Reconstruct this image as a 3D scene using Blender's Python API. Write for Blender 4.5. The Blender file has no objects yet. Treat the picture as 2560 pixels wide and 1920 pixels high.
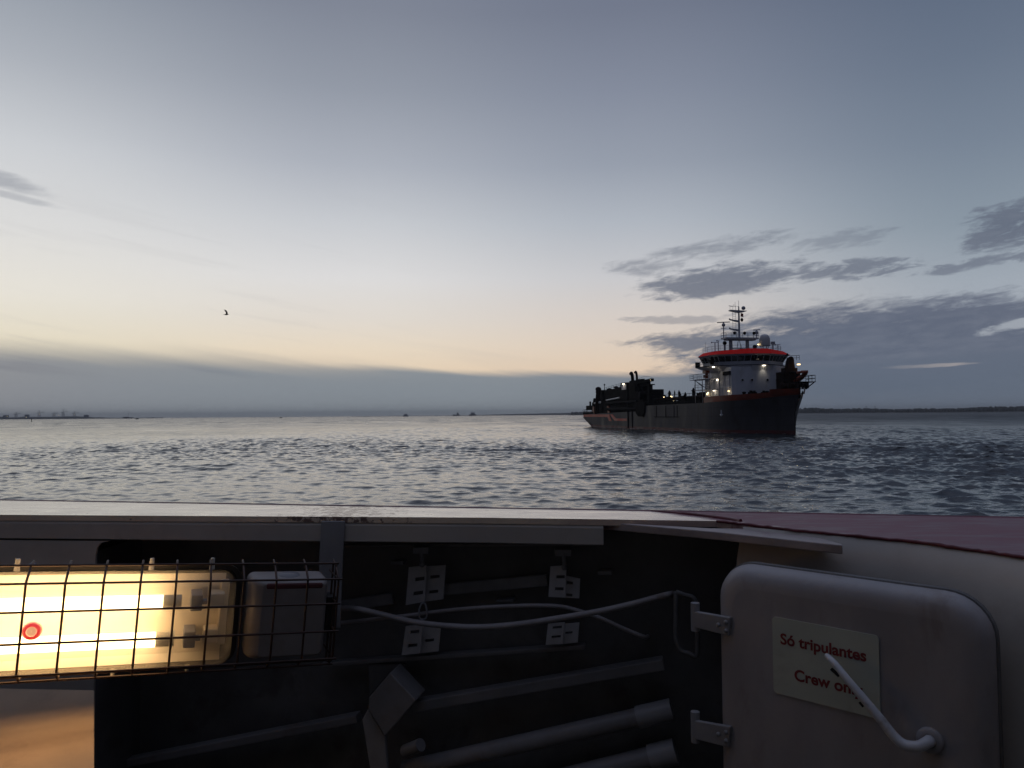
import bpy, bmesh, math, random
import numpy as np
from mathutils import Vector, Matrix
random.seed(7)
R = math.radians
sc = bpy.context.scene
col = sc.collection

# ------------------------------------------------------------------ camera
CAM = Vector((0.0, 0.0, 4.0))
FOC = 769.0 / 1024.0
pitch, roll = R(2.29), R(0.44)
FWD = Vector((0, math.cos(pitch), math.sin(pitch)))
_r0 = Vector((1, 0, 0)); _u0 = _r0.cross(FWD)
RIGHT = _r0 * math.cos(roll) - _u0 * math.sin(roll)
UP = RIGHT.cross(FWD)
cd = bpy.data.cameras.new('camera')
cd.sensor_width = 36.0; cd.lens = 36.0 * FOC; cd.clip_start = 0.05; cd.clip_end = 60000
cam = bpy.data.objects.new('camera', cd); col.objects.link(cam)
cam.matrix_world = Matrix((
    (RIGHT.x, UP.x, -FWD.x, CAM.x), (RIGHT.y, UP.y, -FWD.y, CAM.y),
    (RIGHT.z, UP.z, -FWD.z, CAM.z), (0, 0, 0, 1)))
sc.camera = cam

def ray(px, py):
    d = FWD + RIGHT * ((px - 1280) / 2560 / FOC) - UP * ((py - 960) / 2560 / FOC)
    return d / d.y
def at(px, py, y):              # survey helper: sight line to a photo point, walked out to y metres
    return CAM + ray(px, py) * y
def on_plane(px, py, p0, n):
    d = ray(px, py); return CAM + d * ((p0 - CAM).dot(n) / d.dot(n))
def on_z(px, py, z):
    d = ray(px, py); return CAM + d * ((z - CAM.z) / d.z)

# ------------------------------------------------------------------ node helpers
def lin(c):
    out = []
    for v in c[:3]:
        v = v / 255.0
        out.append(v / 12.92 if v <= 0.04045 else ((v + 0.055) / 1.055) ** 2.4)
    return tuple(out) + (1.0,)

class NT:
    def __init__(s, tree): s.t = tree; s.n = tree.nodes; s.l = tree.links
    def node(s, typ, **kw):
        n = s.n.new(typ)
        for k, v in kw.items(): setattr(n, k, v)
        return n
    def put(s, sock, v):
        if isinstance(v, bpy.types.NodeSocket): s.l.new(v, sock)
        else: sock.default_value = v
    def m(s, op, a, b=0.0, c=0.0, clamp=False):
        n = s.node('ShaderNodeMath', operation=op, use_clamp=clamp)
        s.put(n.inputs[0], a); s.put(n.inputs[1], b); s.put(n.inputs[2], c)
        return n.outputs[0]
    def ss(s, v, a, b, lo=0.0, hi=1.0):
        n = s.node('ShaderNodeMapRange', interpolation_type='SMOOTHSTEP')
        s.put(n.inputs['Value'], v); n.inputs['From Min'].default_value = a; n.inputs['From Max'].default_value = b
        n.inputs['To Min'].default_value = lo; n.inputs['To Max'].default_value = hi
        return n.outputs['Result']
    def mix(s, f, a, b, blend='MIX'):
        n = s.node('ShaderNodeMix', data_type='RGBA', blend_type=blend)
        s.put(n.inputs['Factor'], f)
        s.put(n.inputs[6], a); s.put(n.inputs[7], b)
        return n.outputs[2]
    def ramp(s, v, stops, rng, interp='B_SPLINE'):
        n = s.node('ShaderNodeValToRGB'); cr = n.color_ramp; cr.interpolation = interp
        st = [((p - rng[0]) / (rng[1] - rng[0]), c) for p, c in stops]
        cr.elements[0].position = st[0][0]; cr.elements[0].color = lin(st[0][1])
        cr.elements[1].position = st[-1][0]; cr.elements[1].color = lin(st[-1][1])
        for p, c in st[1:-1]:
            e = cr.elements.new(p); e.color = lin(c)
        f = s.node('ShaderNodeMapRange'); s.put(f.inputs['Value'], v)
        f.inputs['From Min'].default_value = rng[0]; f.inputs['From Max'].default_value = rng[1]
        s.l.new(f.outputs['Result'], n.inputs['Fac'])
        return n.outputs['Color']
    def comb(s, x, y, z):
        n = s.node('ShaderNodeCombineXYZ'); s.put(n.inputs[0], x); s.put(n.inputs[1], y); s.put(n.inputs[2], z)
        return n.outputs[0]
    def noise(s, vec, scale, detail=4, rough=0.5, dist=0.0):
        n = s.node('ShaderNodeTexNoise'); s.put(n.inputs['Vector'], vec)
        n.inputs['Scale'].default_value = scale; n.inputs['Detail'].default_value = detail
        n.inputs['Roughness'].default_value = rough; n.inputs['Distortion'].default_value = dist
        return n.outputs['Fac']

# ------------------------------------------------------------------ sky
w = bpy.data.worlds.new('World'); sc.world = w; w.use_nodes = True
t = NT(w.node_tree); t.n.clear()
tc = t.node('ShaderNodeTexCoord')
sep = t.node('ShaderNodeSeparateXYZ'); t.l.new(tc.outputs['Generated'], sep.inputs[0])
dx, dy, dz = sep.outputs
DEG = 57.29578
az = t.m('MULTIPLY', t.m('ARCTAN2', dx, dy), DEG)
el = t.m('MULTIPLY', t.m('ARCSINE', dz), DEG)
rng = (0, 90)
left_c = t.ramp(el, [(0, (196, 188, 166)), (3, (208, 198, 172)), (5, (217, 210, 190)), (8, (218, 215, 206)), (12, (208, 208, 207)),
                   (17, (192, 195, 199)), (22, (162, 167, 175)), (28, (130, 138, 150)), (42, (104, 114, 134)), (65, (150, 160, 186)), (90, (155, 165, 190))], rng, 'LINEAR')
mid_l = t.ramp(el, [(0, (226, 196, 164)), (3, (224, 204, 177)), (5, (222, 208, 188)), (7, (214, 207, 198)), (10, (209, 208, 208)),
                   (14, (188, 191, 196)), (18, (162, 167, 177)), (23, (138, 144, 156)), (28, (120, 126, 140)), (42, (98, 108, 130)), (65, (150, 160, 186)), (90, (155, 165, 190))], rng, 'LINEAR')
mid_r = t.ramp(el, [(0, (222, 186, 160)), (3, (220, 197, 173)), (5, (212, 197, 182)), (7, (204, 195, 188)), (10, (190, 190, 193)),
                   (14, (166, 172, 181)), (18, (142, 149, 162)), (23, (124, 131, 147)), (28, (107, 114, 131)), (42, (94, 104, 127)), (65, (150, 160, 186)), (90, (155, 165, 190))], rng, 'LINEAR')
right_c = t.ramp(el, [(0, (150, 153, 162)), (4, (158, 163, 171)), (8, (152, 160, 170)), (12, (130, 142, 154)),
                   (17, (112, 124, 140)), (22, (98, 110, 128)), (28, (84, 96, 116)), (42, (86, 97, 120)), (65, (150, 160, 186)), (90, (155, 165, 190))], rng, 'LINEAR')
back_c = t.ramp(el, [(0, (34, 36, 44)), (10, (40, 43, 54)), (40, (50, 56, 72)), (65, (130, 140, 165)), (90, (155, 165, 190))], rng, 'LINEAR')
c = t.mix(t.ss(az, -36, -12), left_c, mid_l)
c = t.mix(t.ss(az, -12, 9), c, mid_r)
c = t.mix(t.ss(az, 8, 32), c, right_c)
azabs = t.m('ABSOLUTE', az)
# real clouds: (azimuth, elevation) in degrees; warped by noise stretched along the horizon
shear = t.m('SUBTRACT', el, t.m('MULTIPLY', az, 0.10))
nv = t.comb(t.m('MULTIPLY', az, 0.46), t.m('MULTIPLY', shear, 1.75), 0.0)
n1 = t.m('SUBTRACT', t.noise(nv, 1.0, 9, 0.66, 0.35), 0.5)
nv2 = t.comb(t.m('MULTIPLY', az, 0.05), t.m('MULTIPLY', shear, 0.30), 3.7)
n2 = t.m('SUBTRACT', t.noise(nv2, 1.0, 5, 0.55, 0.2), 0.5)
nv3 = t.comb(t.m('MULTIPLY', az, 0.05), t.m('MULTIPLY', t.m('ADD', el, t.m('MULTIPLY', az, 0.16)), 0.9), 1.3)
n3 = t.m('SUBTRACT', t.noise(nv3, 1.0, 6, 0.55, 0.2), 0.5)
def ell(a0, e0, ra, re, slope=0.0, k1=1.0, k2=1.0):
    da = t.m('SUBTRACT', az, a0)
    u = t.m('DIVIDE', da, ra)
    v = t.m('DIVIDE', t.m('SUBTRACT', t.m('SUBTRACT', el, e0), t.m('MULTIPLY', da, slope)), re)
    f = t.m('SUBTRACT', 1.0, t.m('ADD', t.m('MULTIPLY', u, u), t.m('MULTIPLY', v, v)))
    f = t.m('ADD', f, t.m('MULTIPLY', n1, k1 * 1.25))
    return t.m('ADD', f, t.m('MULTIPLY', n2, k2))
# thin veils that streak the bright left half
veil = t.m('MULTIPLY', t.ss(n3, 0.02, 0.22), t.m('MULTIPLY', t.ss(az, 14, -14), t.ss(el, 19, 8)))
c = t.mix(t.m('MULTIPLY', veil, 0.16), c, lin((150, 150, 155)))
# the clouds on the right
fields = [
    (ell(15.5, 9.5, 6.8, 1.35, 0.07, 2.4, 1.3), 0.0, 0.9, 0.85),
    (ell(24.0, 9.7, 5.2, 0.75, -0.02, 3.2, 1.3), 0.0, 0.9, 0.75),
    (ell(26.5, 4.3, 16.5, 3.7, 0.03, 1.25, 0.8), 0.0, 0.65, 1.0),
    (ell(16.0, 4.9, 8.0, 1.0, -0.05, 1.9, 1.1), 0.0, 0.8, 0.9),
    (ell(12.0, 6.8, 4.2, 0.4, -0.03, 2.8, 0.8), 0.1, 0.9, 0.45),
    (ell(33.4, 11.4, 3.3, 1.9, 0.16, 3.2, 1.0), 0.0, 1.0, 0.85),
    (ell(31.5, 9.4, 4.0, 0.55, 0.08, 3.2, 1.2), 0.1, 0.9, 0.7),
    (ell(15.0, 11.8, 7.2, 0.9, 0.11, 2.8, 1.0), 0.05, 1.3, 0.55),
    (ell(23.5, 11.7, 4.0, 0.8, 0.06, 3.6, 1.0), 0.1, 1.3, 0.4),
    (ell(10.2, 10.7, 3.6, 0.8, 0.0, 2.6, 1.0), 0.0, 1.2, 0.55),
]
mask = None
for f, a, b, o in fields:
    v = t.ss(f, a, b, 0.0, o)
    mask = v if mask is None else t.m('MAXIMUM', mask, v)
holes = t.m('MAXIMUM', t.ss(ell(28.5, 3.0, 3.4, 0.16, 0.02, 1.6, 0.5), 0.1, 0.9), t.ss(ell(33.2, 5.3, 2.6, 0.4, 0.16, 2.6, 0.8), 0.1, 0.9))
mask = t.m('MULTIPLY', mask, t.m('SUBTRACT', 1.0, t.m('MULTIPLY', holes, 0.85)))
rc = t.ramp(el, [(0, (98, 107, 122)), (4, (88, 97, 114)), (7, (84, 92, 110)), (10, (84, 92, 109)), (14, (76, 85, 103)), (90, (74, 82, 100))], rng, 'LINEAR')
rc = t.mix(t.ss(n1, -0.25, 0.25, 0.0, 0.22), rc, lin((140, 145, 156)))
c = t.mix(mask, c, rc)
# small soft cloud at far left
lm = t.m('MAXIMUM', t.ss(ell(-33.6, 14.6, 3.0, 0.6, -0.16, 1.6, 0.6), -0.1, 1.1, 0, 0.75), t.ss(ell(-33.0, 13.7, 2.8, 0.3, -0.14, 1.6, 0.6), -0.1, 1.1, 0, 0.55))
c = t.mix(lm, c, lin((148, 152, 160)))
# the grey bank along the horizon
top = t.m('ADD', t.ss(az, -34, 9, 4.45, 3.0), t.m('MULTIPLY', n3, 1.1))
top = t.m('ADD', top, t.ss(az, 9, 34, 0.0, 0.8))
soft = t.m('SUBTRACT', top, el)
bw = t.ss(az, -22, -4)
bankm = t.m('ADD', t.m('MULTIPLY', t.ss(soft, -0.9, 1.15), t.m('SUBTRACT', 1.0, bw)), t.m('MULTIPLY', t.ss(soft, -0.2, 0.5), bw))
bl = t.ramp(el, [(0, (130, 140, 148)), (2.0, (124, 134, 143)), (4.0, (128, 135, 142)), (5.5, (142, 145, 149)), (90, (150, 150, 150))], rng, 'LINEAR')
br = t.ramp(el, [(0, (100, 111, 126)), (1.5, (91, 102, 118)), (4.0, (93, 102, 118)), (90, (96, 104, 120))], rng, 'LINEAR')
bc = t.mix(t.ss(az, -2, 24), bl, br)
streak = t.m('MULTIPLY', t.ss(n3, 0.06, 0.2), t.m('MULTIPLY', t.ss(el, 2.4, 3.6), t.ss(az, -8, -18)))
bc = t.mix(t.m('MULTIPLY', streak, 0.5), bc, lin((98, 108, 122)))
c = t.mix(t.m('MULTIPLY', bankm, 0.97), c, bc)
c = t.mix(t.m('MULTIPLY', t.ss(az, 24, 33), t.m('MULTIPLY', holes, t.ss(el, 4.6, 4.0))), c, lin((158, 152, 152)))
# round to the dusk side behind, and dark below the horizon
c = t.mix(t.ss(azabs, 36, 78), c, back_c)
c = t.mix(t.ss(el, -0.3, -3.0), c, lin((34, 38, 46)))
sky = t.node('ShaderNodeTexSky', sky_type='NISHITA')
sky.sun_disc = False; sky.sun_elevation = R(1.5); sky.sun_rotation = R(-42)
sky.air_density = 1.0; sky.dust_density = 1.5
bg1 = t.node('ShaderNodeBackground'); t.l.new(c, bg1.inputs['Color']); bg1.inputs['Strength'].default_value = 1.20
bg2 = t.node('ShaderNodeBackground'); t.l.new(sky.outputs['Color'], bg2.inputs['Color']); bg2.inputs['Strength'].default_value = 0.05
mx = t.node('ShaderNodeAddShader'); t.l.new(bg1.outputs[0], mx.inputs[0])
mx2 = t.node('ShaderNodeMixShader'); mx2.inputs['Fac'].default_value = 0.04
t.l.new(bg1.outputs[0], mx2.inputs[1]); t.l.new(bg2.outputs[0], mx2.inputs[2])
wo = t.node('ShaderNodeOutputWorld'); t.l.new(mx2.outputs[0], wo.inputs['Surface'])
t.n.remove(mx)

# the sun has just gone down behind the bank at left: only a very weak, broad glow remains
sd = bpy.data.lights.new('sun', 'SUN'); sd.energy = 0.05; sd.angle = R(100); sd.color = (1.0, 0.86, 0.72)
sun = bpy.data.objects.new('sun', sd); col.objects.link(sun)
sv = Vector((math.sin(R(-42)) * math.cos(R(4)), math.cos(R(-42)) * math.cos(R(4)), math.sin(R(4))))
sun.rotation_euler = sv.to_track_quat('Z', 'Y').to_euler()

sc.view_settings.view_transform = 'Standard'; sc.view_settings.look = 'None'
sc.view_settings.exposure = 0.0; sc.view_settings.gamma = 1.0

# ------------------------------------------------------------------ materials
def new_mat(name):
    m = bpy.data.materials.new(name); m.use_nodes = True
    k = NT(m.node_tree); b = k.n['Principled BSDF']
    return m, k, b
def paint(name, base, rough=0.45, var=0.18, scale=3.0, metal=0.0, bump=0.0, dirt=None, dirt_amt=0.4, dscale=2.0, spec=0.5, stretch=(1, 1, 1)):
    m, k, b = new_mat(name)
    tc = k.node('ShaderNodeTexCoord')
    mp = k.node('ShaderNodeMapping'); mp.inputs['Scale'].default_value = stretch
    k.l.new(tc.outputs['Object'], mp.inputs['Vector']); v = mp.outputs[0]
    n = k.noise(v, scale, 5, 0.6)
    base = tuple(base) + (1,)
    lo = tuple(x * (1 - var) for x in base[:3]) + (1,); hi = tuple(min(1, x * (1 + var)) for x in base[:3]) + (1,)
    cc = k.mix(k.ss(n, 0.3, 0.7), lo, hi)
    if dirt:
        n2 = k.noise(v, dscale, 7, 0.65, 0.4)
        cc = k.mix(k.ss(n2, 0.52, 0.68, 0.0, dirt_amt), cc, tuple(dirt) + (1,))
    k.l.new(cc, b.inputs['Base Color'])
    b.inputs['Metallic'].default_value = metal
    b.inputs['Specular IOR Level'].default_value = spec
    k.l.new(k.ss(n, 0.25, 0.75, rough * 0.8, min(1, rough * 1.2)), b.inputs['Roughness'])
    if bump:
        bp = k.node('ShaderNodeBump'); bp.inputs['Strength'].default_value = bump; bp.inputs['Distance'].default_value = 0.01
        k.l.new(k.noise(v, scale * 6, 4, 0.6), bp.inputs['Height']); k.l.new(bp.outputs[0], b.inputs['Normal'])
    return m
def glow(name, color, strength):
    m, k, b = new_mat(name)
    b.inputs['Base Color'].default_value = (0.6, 0.6, 0.6, 1)
    b.inputs['Emission Color'].default_value = tuple(color) + (1,); b.inputs['Emission Strength'].default_value = strength
    return m

M = {}
M['hull_grey'] = paint('hull_grey', (0.070, 0.066, 0.074), 0.6, 0.25, 0.25, spec=0.2, dirt=(0.05, 0.035, 0.03), dirt_amt=0.5, dscale=0.35, stretch=(1, 1, 0.35))
def hull_plates():
    m = M['hull_grey']; k = NT(m.node_tree); b = k.n['Principled BSDF']
    src = b.inputs['Base Color'].links[0].from_socket
    tc = k.node('ShaderNodeTexCoord'); sp = k.node('ShaderNodeSeparateXYZ'); k.l.new(tc.outputs['Object'], sp.inputs[0])
    br = k.node('ShaderNodeTexBrick'); br.inputs['Scale'].default_value = 1.0; br.inputs['Mortar Size'].default_value = 0.05
    br.inputs['Brick Width'].default_value = 7.5; br.inputs['Row Height'].default_value = 1.7
    k.l.new(k.comb(sp.outputs[0], sp.outputs[2], 0.0), br.inputs['Vector'])
    c1 = k.mix(k.m('MULTIPLY', br.outputs['Fac'], 0.35), src, (0.035, 0.03, 0.03, 1))
    st = k.noise(k.comb(k.m('MULTIPLY', sp.outputs[0], 1.1), k.m('MULTIPLY', sp.outputs[2], 0.10), 0.0), 1.0, 5, 0.65)
    c1 = k.mix(k.ss(st, 0.58, 0.72, 0.0, 0.55), c1, (0.060, 0.030, 0.020, 1))
    k.l.new(c1, b.inputs['Base Color'])
hull_plates()
M['boot_red'] = paint('boot_red', (0.10, 0.018, 0.022), 0.6, 0.3, 0.4)
M['orange'] = paint('signal_orange', (0.22, 0.032, 0.010), 0.5, 0.25, 0.4, dirt=(0.1, 0.03, 0.02), dirt_amt=0.5, dscale=0.5)
M['stripe'] = paint('stripe_orange', (0.55, 0.06, 0.03), 0.5, 0.2, 0.6)
M['roof_red'] = paint('roof_red', (0.97, 0.018, 0.012), 0.7, 0.03, 0.5, spec=0.08)
M['ship_white'] = paint('ship_white', (0.60, 0.60, 0.64), 0.45, 0.08, 0.5, dirt=(0.35, 0.31, 0.28), dirt_amt=0.35, dscale=0.6, stretch=(1, 1, 0.3))
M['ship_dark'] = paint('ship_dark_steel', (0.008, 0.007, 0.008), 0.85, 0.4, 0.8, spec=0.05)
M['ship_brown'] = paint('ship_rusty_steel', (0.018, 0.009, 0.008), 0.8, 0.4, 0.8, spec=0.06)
M['ship_pale'] = paint('ship_pale_pipe', (0.55, 0.55, 0.58), 0.4, 0.15, 0.8)
M['mast_grey'] = paint('mast_grey', (0.42, 0.42, 0.48), 0.5, 0.15, 0.6)
M['rail_grey'] = paint('rail_grey', (0.16, 0.16, 0.19), 0.5, 0.15, 0.6)
M['dome'] = paint('dome_grey', (0.60, 0.58, 0.60), 0.45, 0.08, 0.8)
M['glass_dark'] = paint('bridge_glass', (0.012, 0.013, 0.016), 0.08, 0.2, 0.5)
def glass_clear():
    m = bpy.data.materials.new('clear_glass'); m.use_nodes = True
    k = NT(m.node_tree); k.n.clear()
    a = k.node('ShaderNodeBsdfTransparent'); a.inputs[0].default_value = (0.85, 0.88, 0.9, 1)
    g_ = k.node('ShaderNodeBsdfGlossy'); g_.inputs['Roughness'].default_value = 0.03
    fr = k.node('ShaderNodeFresnel'); x = k.node('ShaderNodeMixShader'); k.l.new(fr.outputs[0], x.inputs[0])
    k.l.new(a.outputs[0], x.inputs[1]); k.l.new(g_.outputs[0], x.inputs[2])
    o = k.node('ShaderNodeOutputMaterial'); k.l.new(x.outputs[0], o.inputs['Surface']); return m
M['glass_clear'] = glass_clear()
M['flag_red'] = paint('flag_red', (0.30, 0.02, 0.03), 0.8, 0.2, 2)
M['deck_green'] = paint('deck_paint', (0.045, 0.05, 0.05), 0.7, 0.3, 0.5)
M['lamp_white'] = glow('lamp_white', (1.0, 0.88, 0.64), 4.5)
M['lamp_yellow'] = glow('lamp_yellow', (1.0, 0.70, 0.30), 4)
M['lamp_small'] = glow('lamp_small', (1.0, 0.76, 0.40), 3.5)
M['lamp_far'] = glow('lamp_far', (1.0, 0.78, 0.45), 1.3)
M['far_dark'] = paint('far_trees', (0.035, 0.040, 0.035), 0.9, 0.4, 0.02)
M['far_land'] = paint('far_land', (0.05, 0.05, 0.045), 0.9, 0.3, 0.01)
M['far_steel'] = paint('far_steel', (0.13, 0.135, 0.16), 0.7, 0.2, 0.05)
M['far_white'] = paint('far_white', (0.75, 0.74, 0.72), 0.6, 0.1, 0.05)
M['bird'] = paint('bird_dark', (0.03, 0.028, 0.026), 0.8, 0.3, 8)
M['steel_cream'] = paint('cream_paint', (0.50, 0.45, 0.405), 0.42, 0.08, 2.5, bump=0.12, dirt=(0.26, 0.20, 0.16), dirt_amt=0.25, dscale=3.5)
M['steel_grey'] = paint('grey_paint', (0.30, 0.29, 0.30), 0.5, 0.12, 4, bump=0.12, dirt=(0.14, 0.11, 0.1), dirt_amt=0.3, dscale=5)
M['recess'] = paint('recess_shade_paint', (0.15, 0.145, 0.145), 0.6, 0.25, 3, bump=0.1, dirt=(0.05, 0.035, 0.03), dirt_amt=0.4, dscale=4)  # the shade inside the recess is put into this dark base colour
M['bar'] = paint('bar_paint', (0.215, 0.205, 0.21), 0.5, 0.12, 5, bump=0.1, dirt=(0.16, 0.11, 0.09), dirt_amt=0.35, dscale=6)
M['plate'] = paint('galvanised_plate', (0.55, 0.54, 0.56), 0.5, 0.12, 9, bump=0.1)
M['hose'] = paint('hose_rubber', (0.34, 0.31, 0.315), 0.6, 0.12, 10)
M['door'] = paint('door_paint', (0.34, 0.315, 0.32), 0.42, 0.12, 3, bump=0.3, dirt=(0.20, 0.15, 0.12), dirt_amt=0.5, dscale=5.5, stretch=(1, 1, 0.35))
M['sign'] = paint('sign_plastic', (0.50, 0.53, 0.46), 0.45, 0.05, 5, dirt=(0.32, 0.32, 0.27), dirt_amt=0.3, dscale=8)
M['letters'] = paint('sign_red_letters', (0.22, 0.035, 0.035), 0.5, 0.1, 20)
M['handle'] = paint('handle_paint', (0.62, 0.62, 0.66), 0.35, 0.12, 14, dirt=(0.2, 0.17, 0.15), dirt_amt=0.5, dscale=18)
M['grip'] = paint('black_rubber', (0.015, 0.015, 0.015), 0.6, 0.2, 20)
M['cage'] = paint('cage_wire', (0.060, 0.032, 0.024), 0.45, 0.3, 20, metal=0.3)
M['gear_box'] = paint('gear_box_paint', (0.27, 0.235, 0.22), 0.5, 0.1, 8, bump=0.08, dirt=(0.2, 0.15, 0.12), dirt_amt=0.35, dscale=9)
M['housing'] = paint('lamp_housing', (0.22, 0.21, 0.22), 0.45, 0.1, 8, bump=0.05)
M['gasket'] = paint('lamp_gasket', (0.018, 0.015, 0.015), 0.5, 0.2, 12)
M['tray'] = paint('lamp_reflector', (0.82, 0.73, 0.60), 0.5, 0.06, 10)
M['socket'] = paint('lamp_socket', (0.22, 0.24, 0.32), 0.5, 0.1, 30)
M['cap_metal'] = paint('tube_cap', (0.55, 0.52, 0.47), 0.45, 0.15, 30)
M['red_plastic'] = glow('red_disc_backlight', (1.0, 0.012, 0.012), 0.75)  # emission stands in for the tubes' light coming through the disc
M['box_red'] = paint('box_red_top', (0.11, 0.03, 0.032), 0.5, 0.2, 12)
M['shade_parts'] = paint('shade_parts_paint', (0.40, 0.39, 0.38), 0.5, 0.08, 1.5)
M['tube'] = glow('tube_glow', (1.0, 0.68, 0.35), 7.2)
M['button_glow'] = glow('disc_lens_backlight', (1.0, 0.45, 0.20), 0.7)

def cover_mat():
    m = bpy.data.materials.new('lamp_clear_cover'); m.use_nodes = True
    k = NT(m.node_tree); k.n.clear()
    tr = k.node('ShaderNodeBsdfTransparent'); tr.inputs[0].default_value = (0.97, 0.93, 0.86, 1)
    tl = k.node('ShaderNodeBsdfTranslucent'); tl.inputs[0].default_value = (0.9, 0.82, 0.68, 1)
    gl = k.node('ShaderNodeBsdfGlossy'); gl.inputs['Roughness'].default_value = 0.15
    tc = k.node('ShaderNodeTexCoord')
    n = k.noise(tc.outputs['Object'], 9, 5, 0.6)
    a = k.node('ShaderNodeMixShader'); k.l.new(k.ss(n, 0.25, 0.85, 0.16, 0.24), a.inputs[0])
    k.l.new(tr.outputs[0], a.inputs[1]); k.l.new(tl.outputs[0], a.inputs[2])
    b = k.node('ShaderNodeMixShader'); b.inputs[0].default_value = 0.05
    k.l.new(a.outputs[0], b.inputs[1]); k.l.new(gl.outputs[0], b.inputs[2])
    o = k.node('ShaderNodeOutputMaterial'); k.l.new(b.outputs[0], o.inputs['Surface'])
    return m
M['cover'] = cover_mat()

def cap_mat():
    # cream paint on the left run, worn magenta-red on the right, rust where the paint has failed
    m, k, b = new_mat('cap_rail_paint')
    g = k.node('ShaderNodeNewGeometry'); s = k.node('ShaderNodeSeparateXYZ'); k.l.new(g.outputs['Position'], s.inputs[0])
    P = g.outputs['Position']
    n = k.noise(P, 5, 6, 0.65, 0.3)
    sp = k.node('ShaderNodeMapping'); sp.inputs['Scale'].default_value = (1.0, 3.5, 1.0); sp.inputs['Rotation'].default_value = (0, 0, 0.15)
    k.l.new(P, sp.inputs['Vector'])
    nw = k.noise(sp.outputs[0], 6, 7, 0.6, 0.5)
    x = s.outputs[0]; y = s.outputs[1]
    # diagonal paint joint from the outer edge at x=.45 to the inner edge at x=.68
    edge = k.m('ADD', k.m('SUBTRACT', x, 0.48), k.m('MULTIPLY', k.m('SUBTRACT', y, 2.78), 0.75))
    redf = k.ss(k.m('ADD', edge, k.m('MULTIPLY', k.m('SUBTRACT', nw, 0.5), 0.30)), -0.03, 0.04)
    cream = k.mix(k.ss(n, 0.3, 0.7), (0.74, 0.58, 0.44, 1), (0.84, 0.67, 0.52, 1))
    pinkf = k.ss(k.m('ADD', x, k.m('MULTIPLY', k.m('SUBTRACT', nw, 0.5), 1.4)), -0.1, 0.45, 0.0, 0.5)
    cream = k.mix(pinkf, cream, (0.42, 0.22, 0.24, 1))
    red = k.mix(k.ss(nw, 0.35, 0.65), (0.17, 0.060, 0.085, 1), (0.235, 0.09, 0.115, 1))
    worn = k.ss(nw, 0.60, 0.68, 0.0, 0.75)
    red = k.mix(k.m('MULTIPLY', worn, k.ss(x, 1.25, 0.7)), red, (0.42, 0.36, 0.33, 1))
    cc = k.mix(redf, cream, red)
    fine = k.noise(P, 38, 5, 0.7)
    patch = k.m('SUBTRACT', 1.0, k.m('DIVIDE', k.m('ABSOLUTE', k.m('ADD', x, 0.62)), 0.42))
    rust = k.ss(k.m('ADD', fine, k.m('MULTIPLY', k.m('MAXIMUM', patch, 0.0), 0.26)), 0.68, 0.74)
    cc = k.mix(k.m('MULTIPLY', rust, 0.85), cc, (0.10, 0.03, 0.03, 1))
    spots = k.ss(k.noise(P, 24, 2, 0.4), 0.735, 0.76)
    cc = k.mix(spots, cc, (0.08, 0.05, 0.045, 1))
    k.l.new(cc, b.inputs['Base Color'])
    wet = k.ss(nw, 0.3, 0.7, 0.18, 0.38)
    k.l.new(k.m('ADD', k.m('ADD', wet, k.m('MULTIPLY', redf, 0.22)), k.m('MULTIPLY', rust, 0.4)), b.inputs['Roughness'])
    k.l.new(k.ss(redf, 0, 1, 0.75, 0.26), b.inputs['Specular IOR Level'])
    k.l.new(k.ss(redf, 0, 1, 0.65, 0.0), b.inputs['Coat Weight']); b.inputs['Coat Roughness'].default_value = 0.16
    bp = k.node('ShaderNodeBump'); bp.inputs['Strength'].default_value = 0.25; bp.inputs['Distance'].default_value = 0.004
    k.l.new(k.m('ADD', n, k.m('MULTIPLY', nw, 0.6)), bp.inputs['Height']); k.l.new(bp.outputs[0], b.inputs['Normal'])
    return m
M['cap'] = cap_mat()

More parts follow.
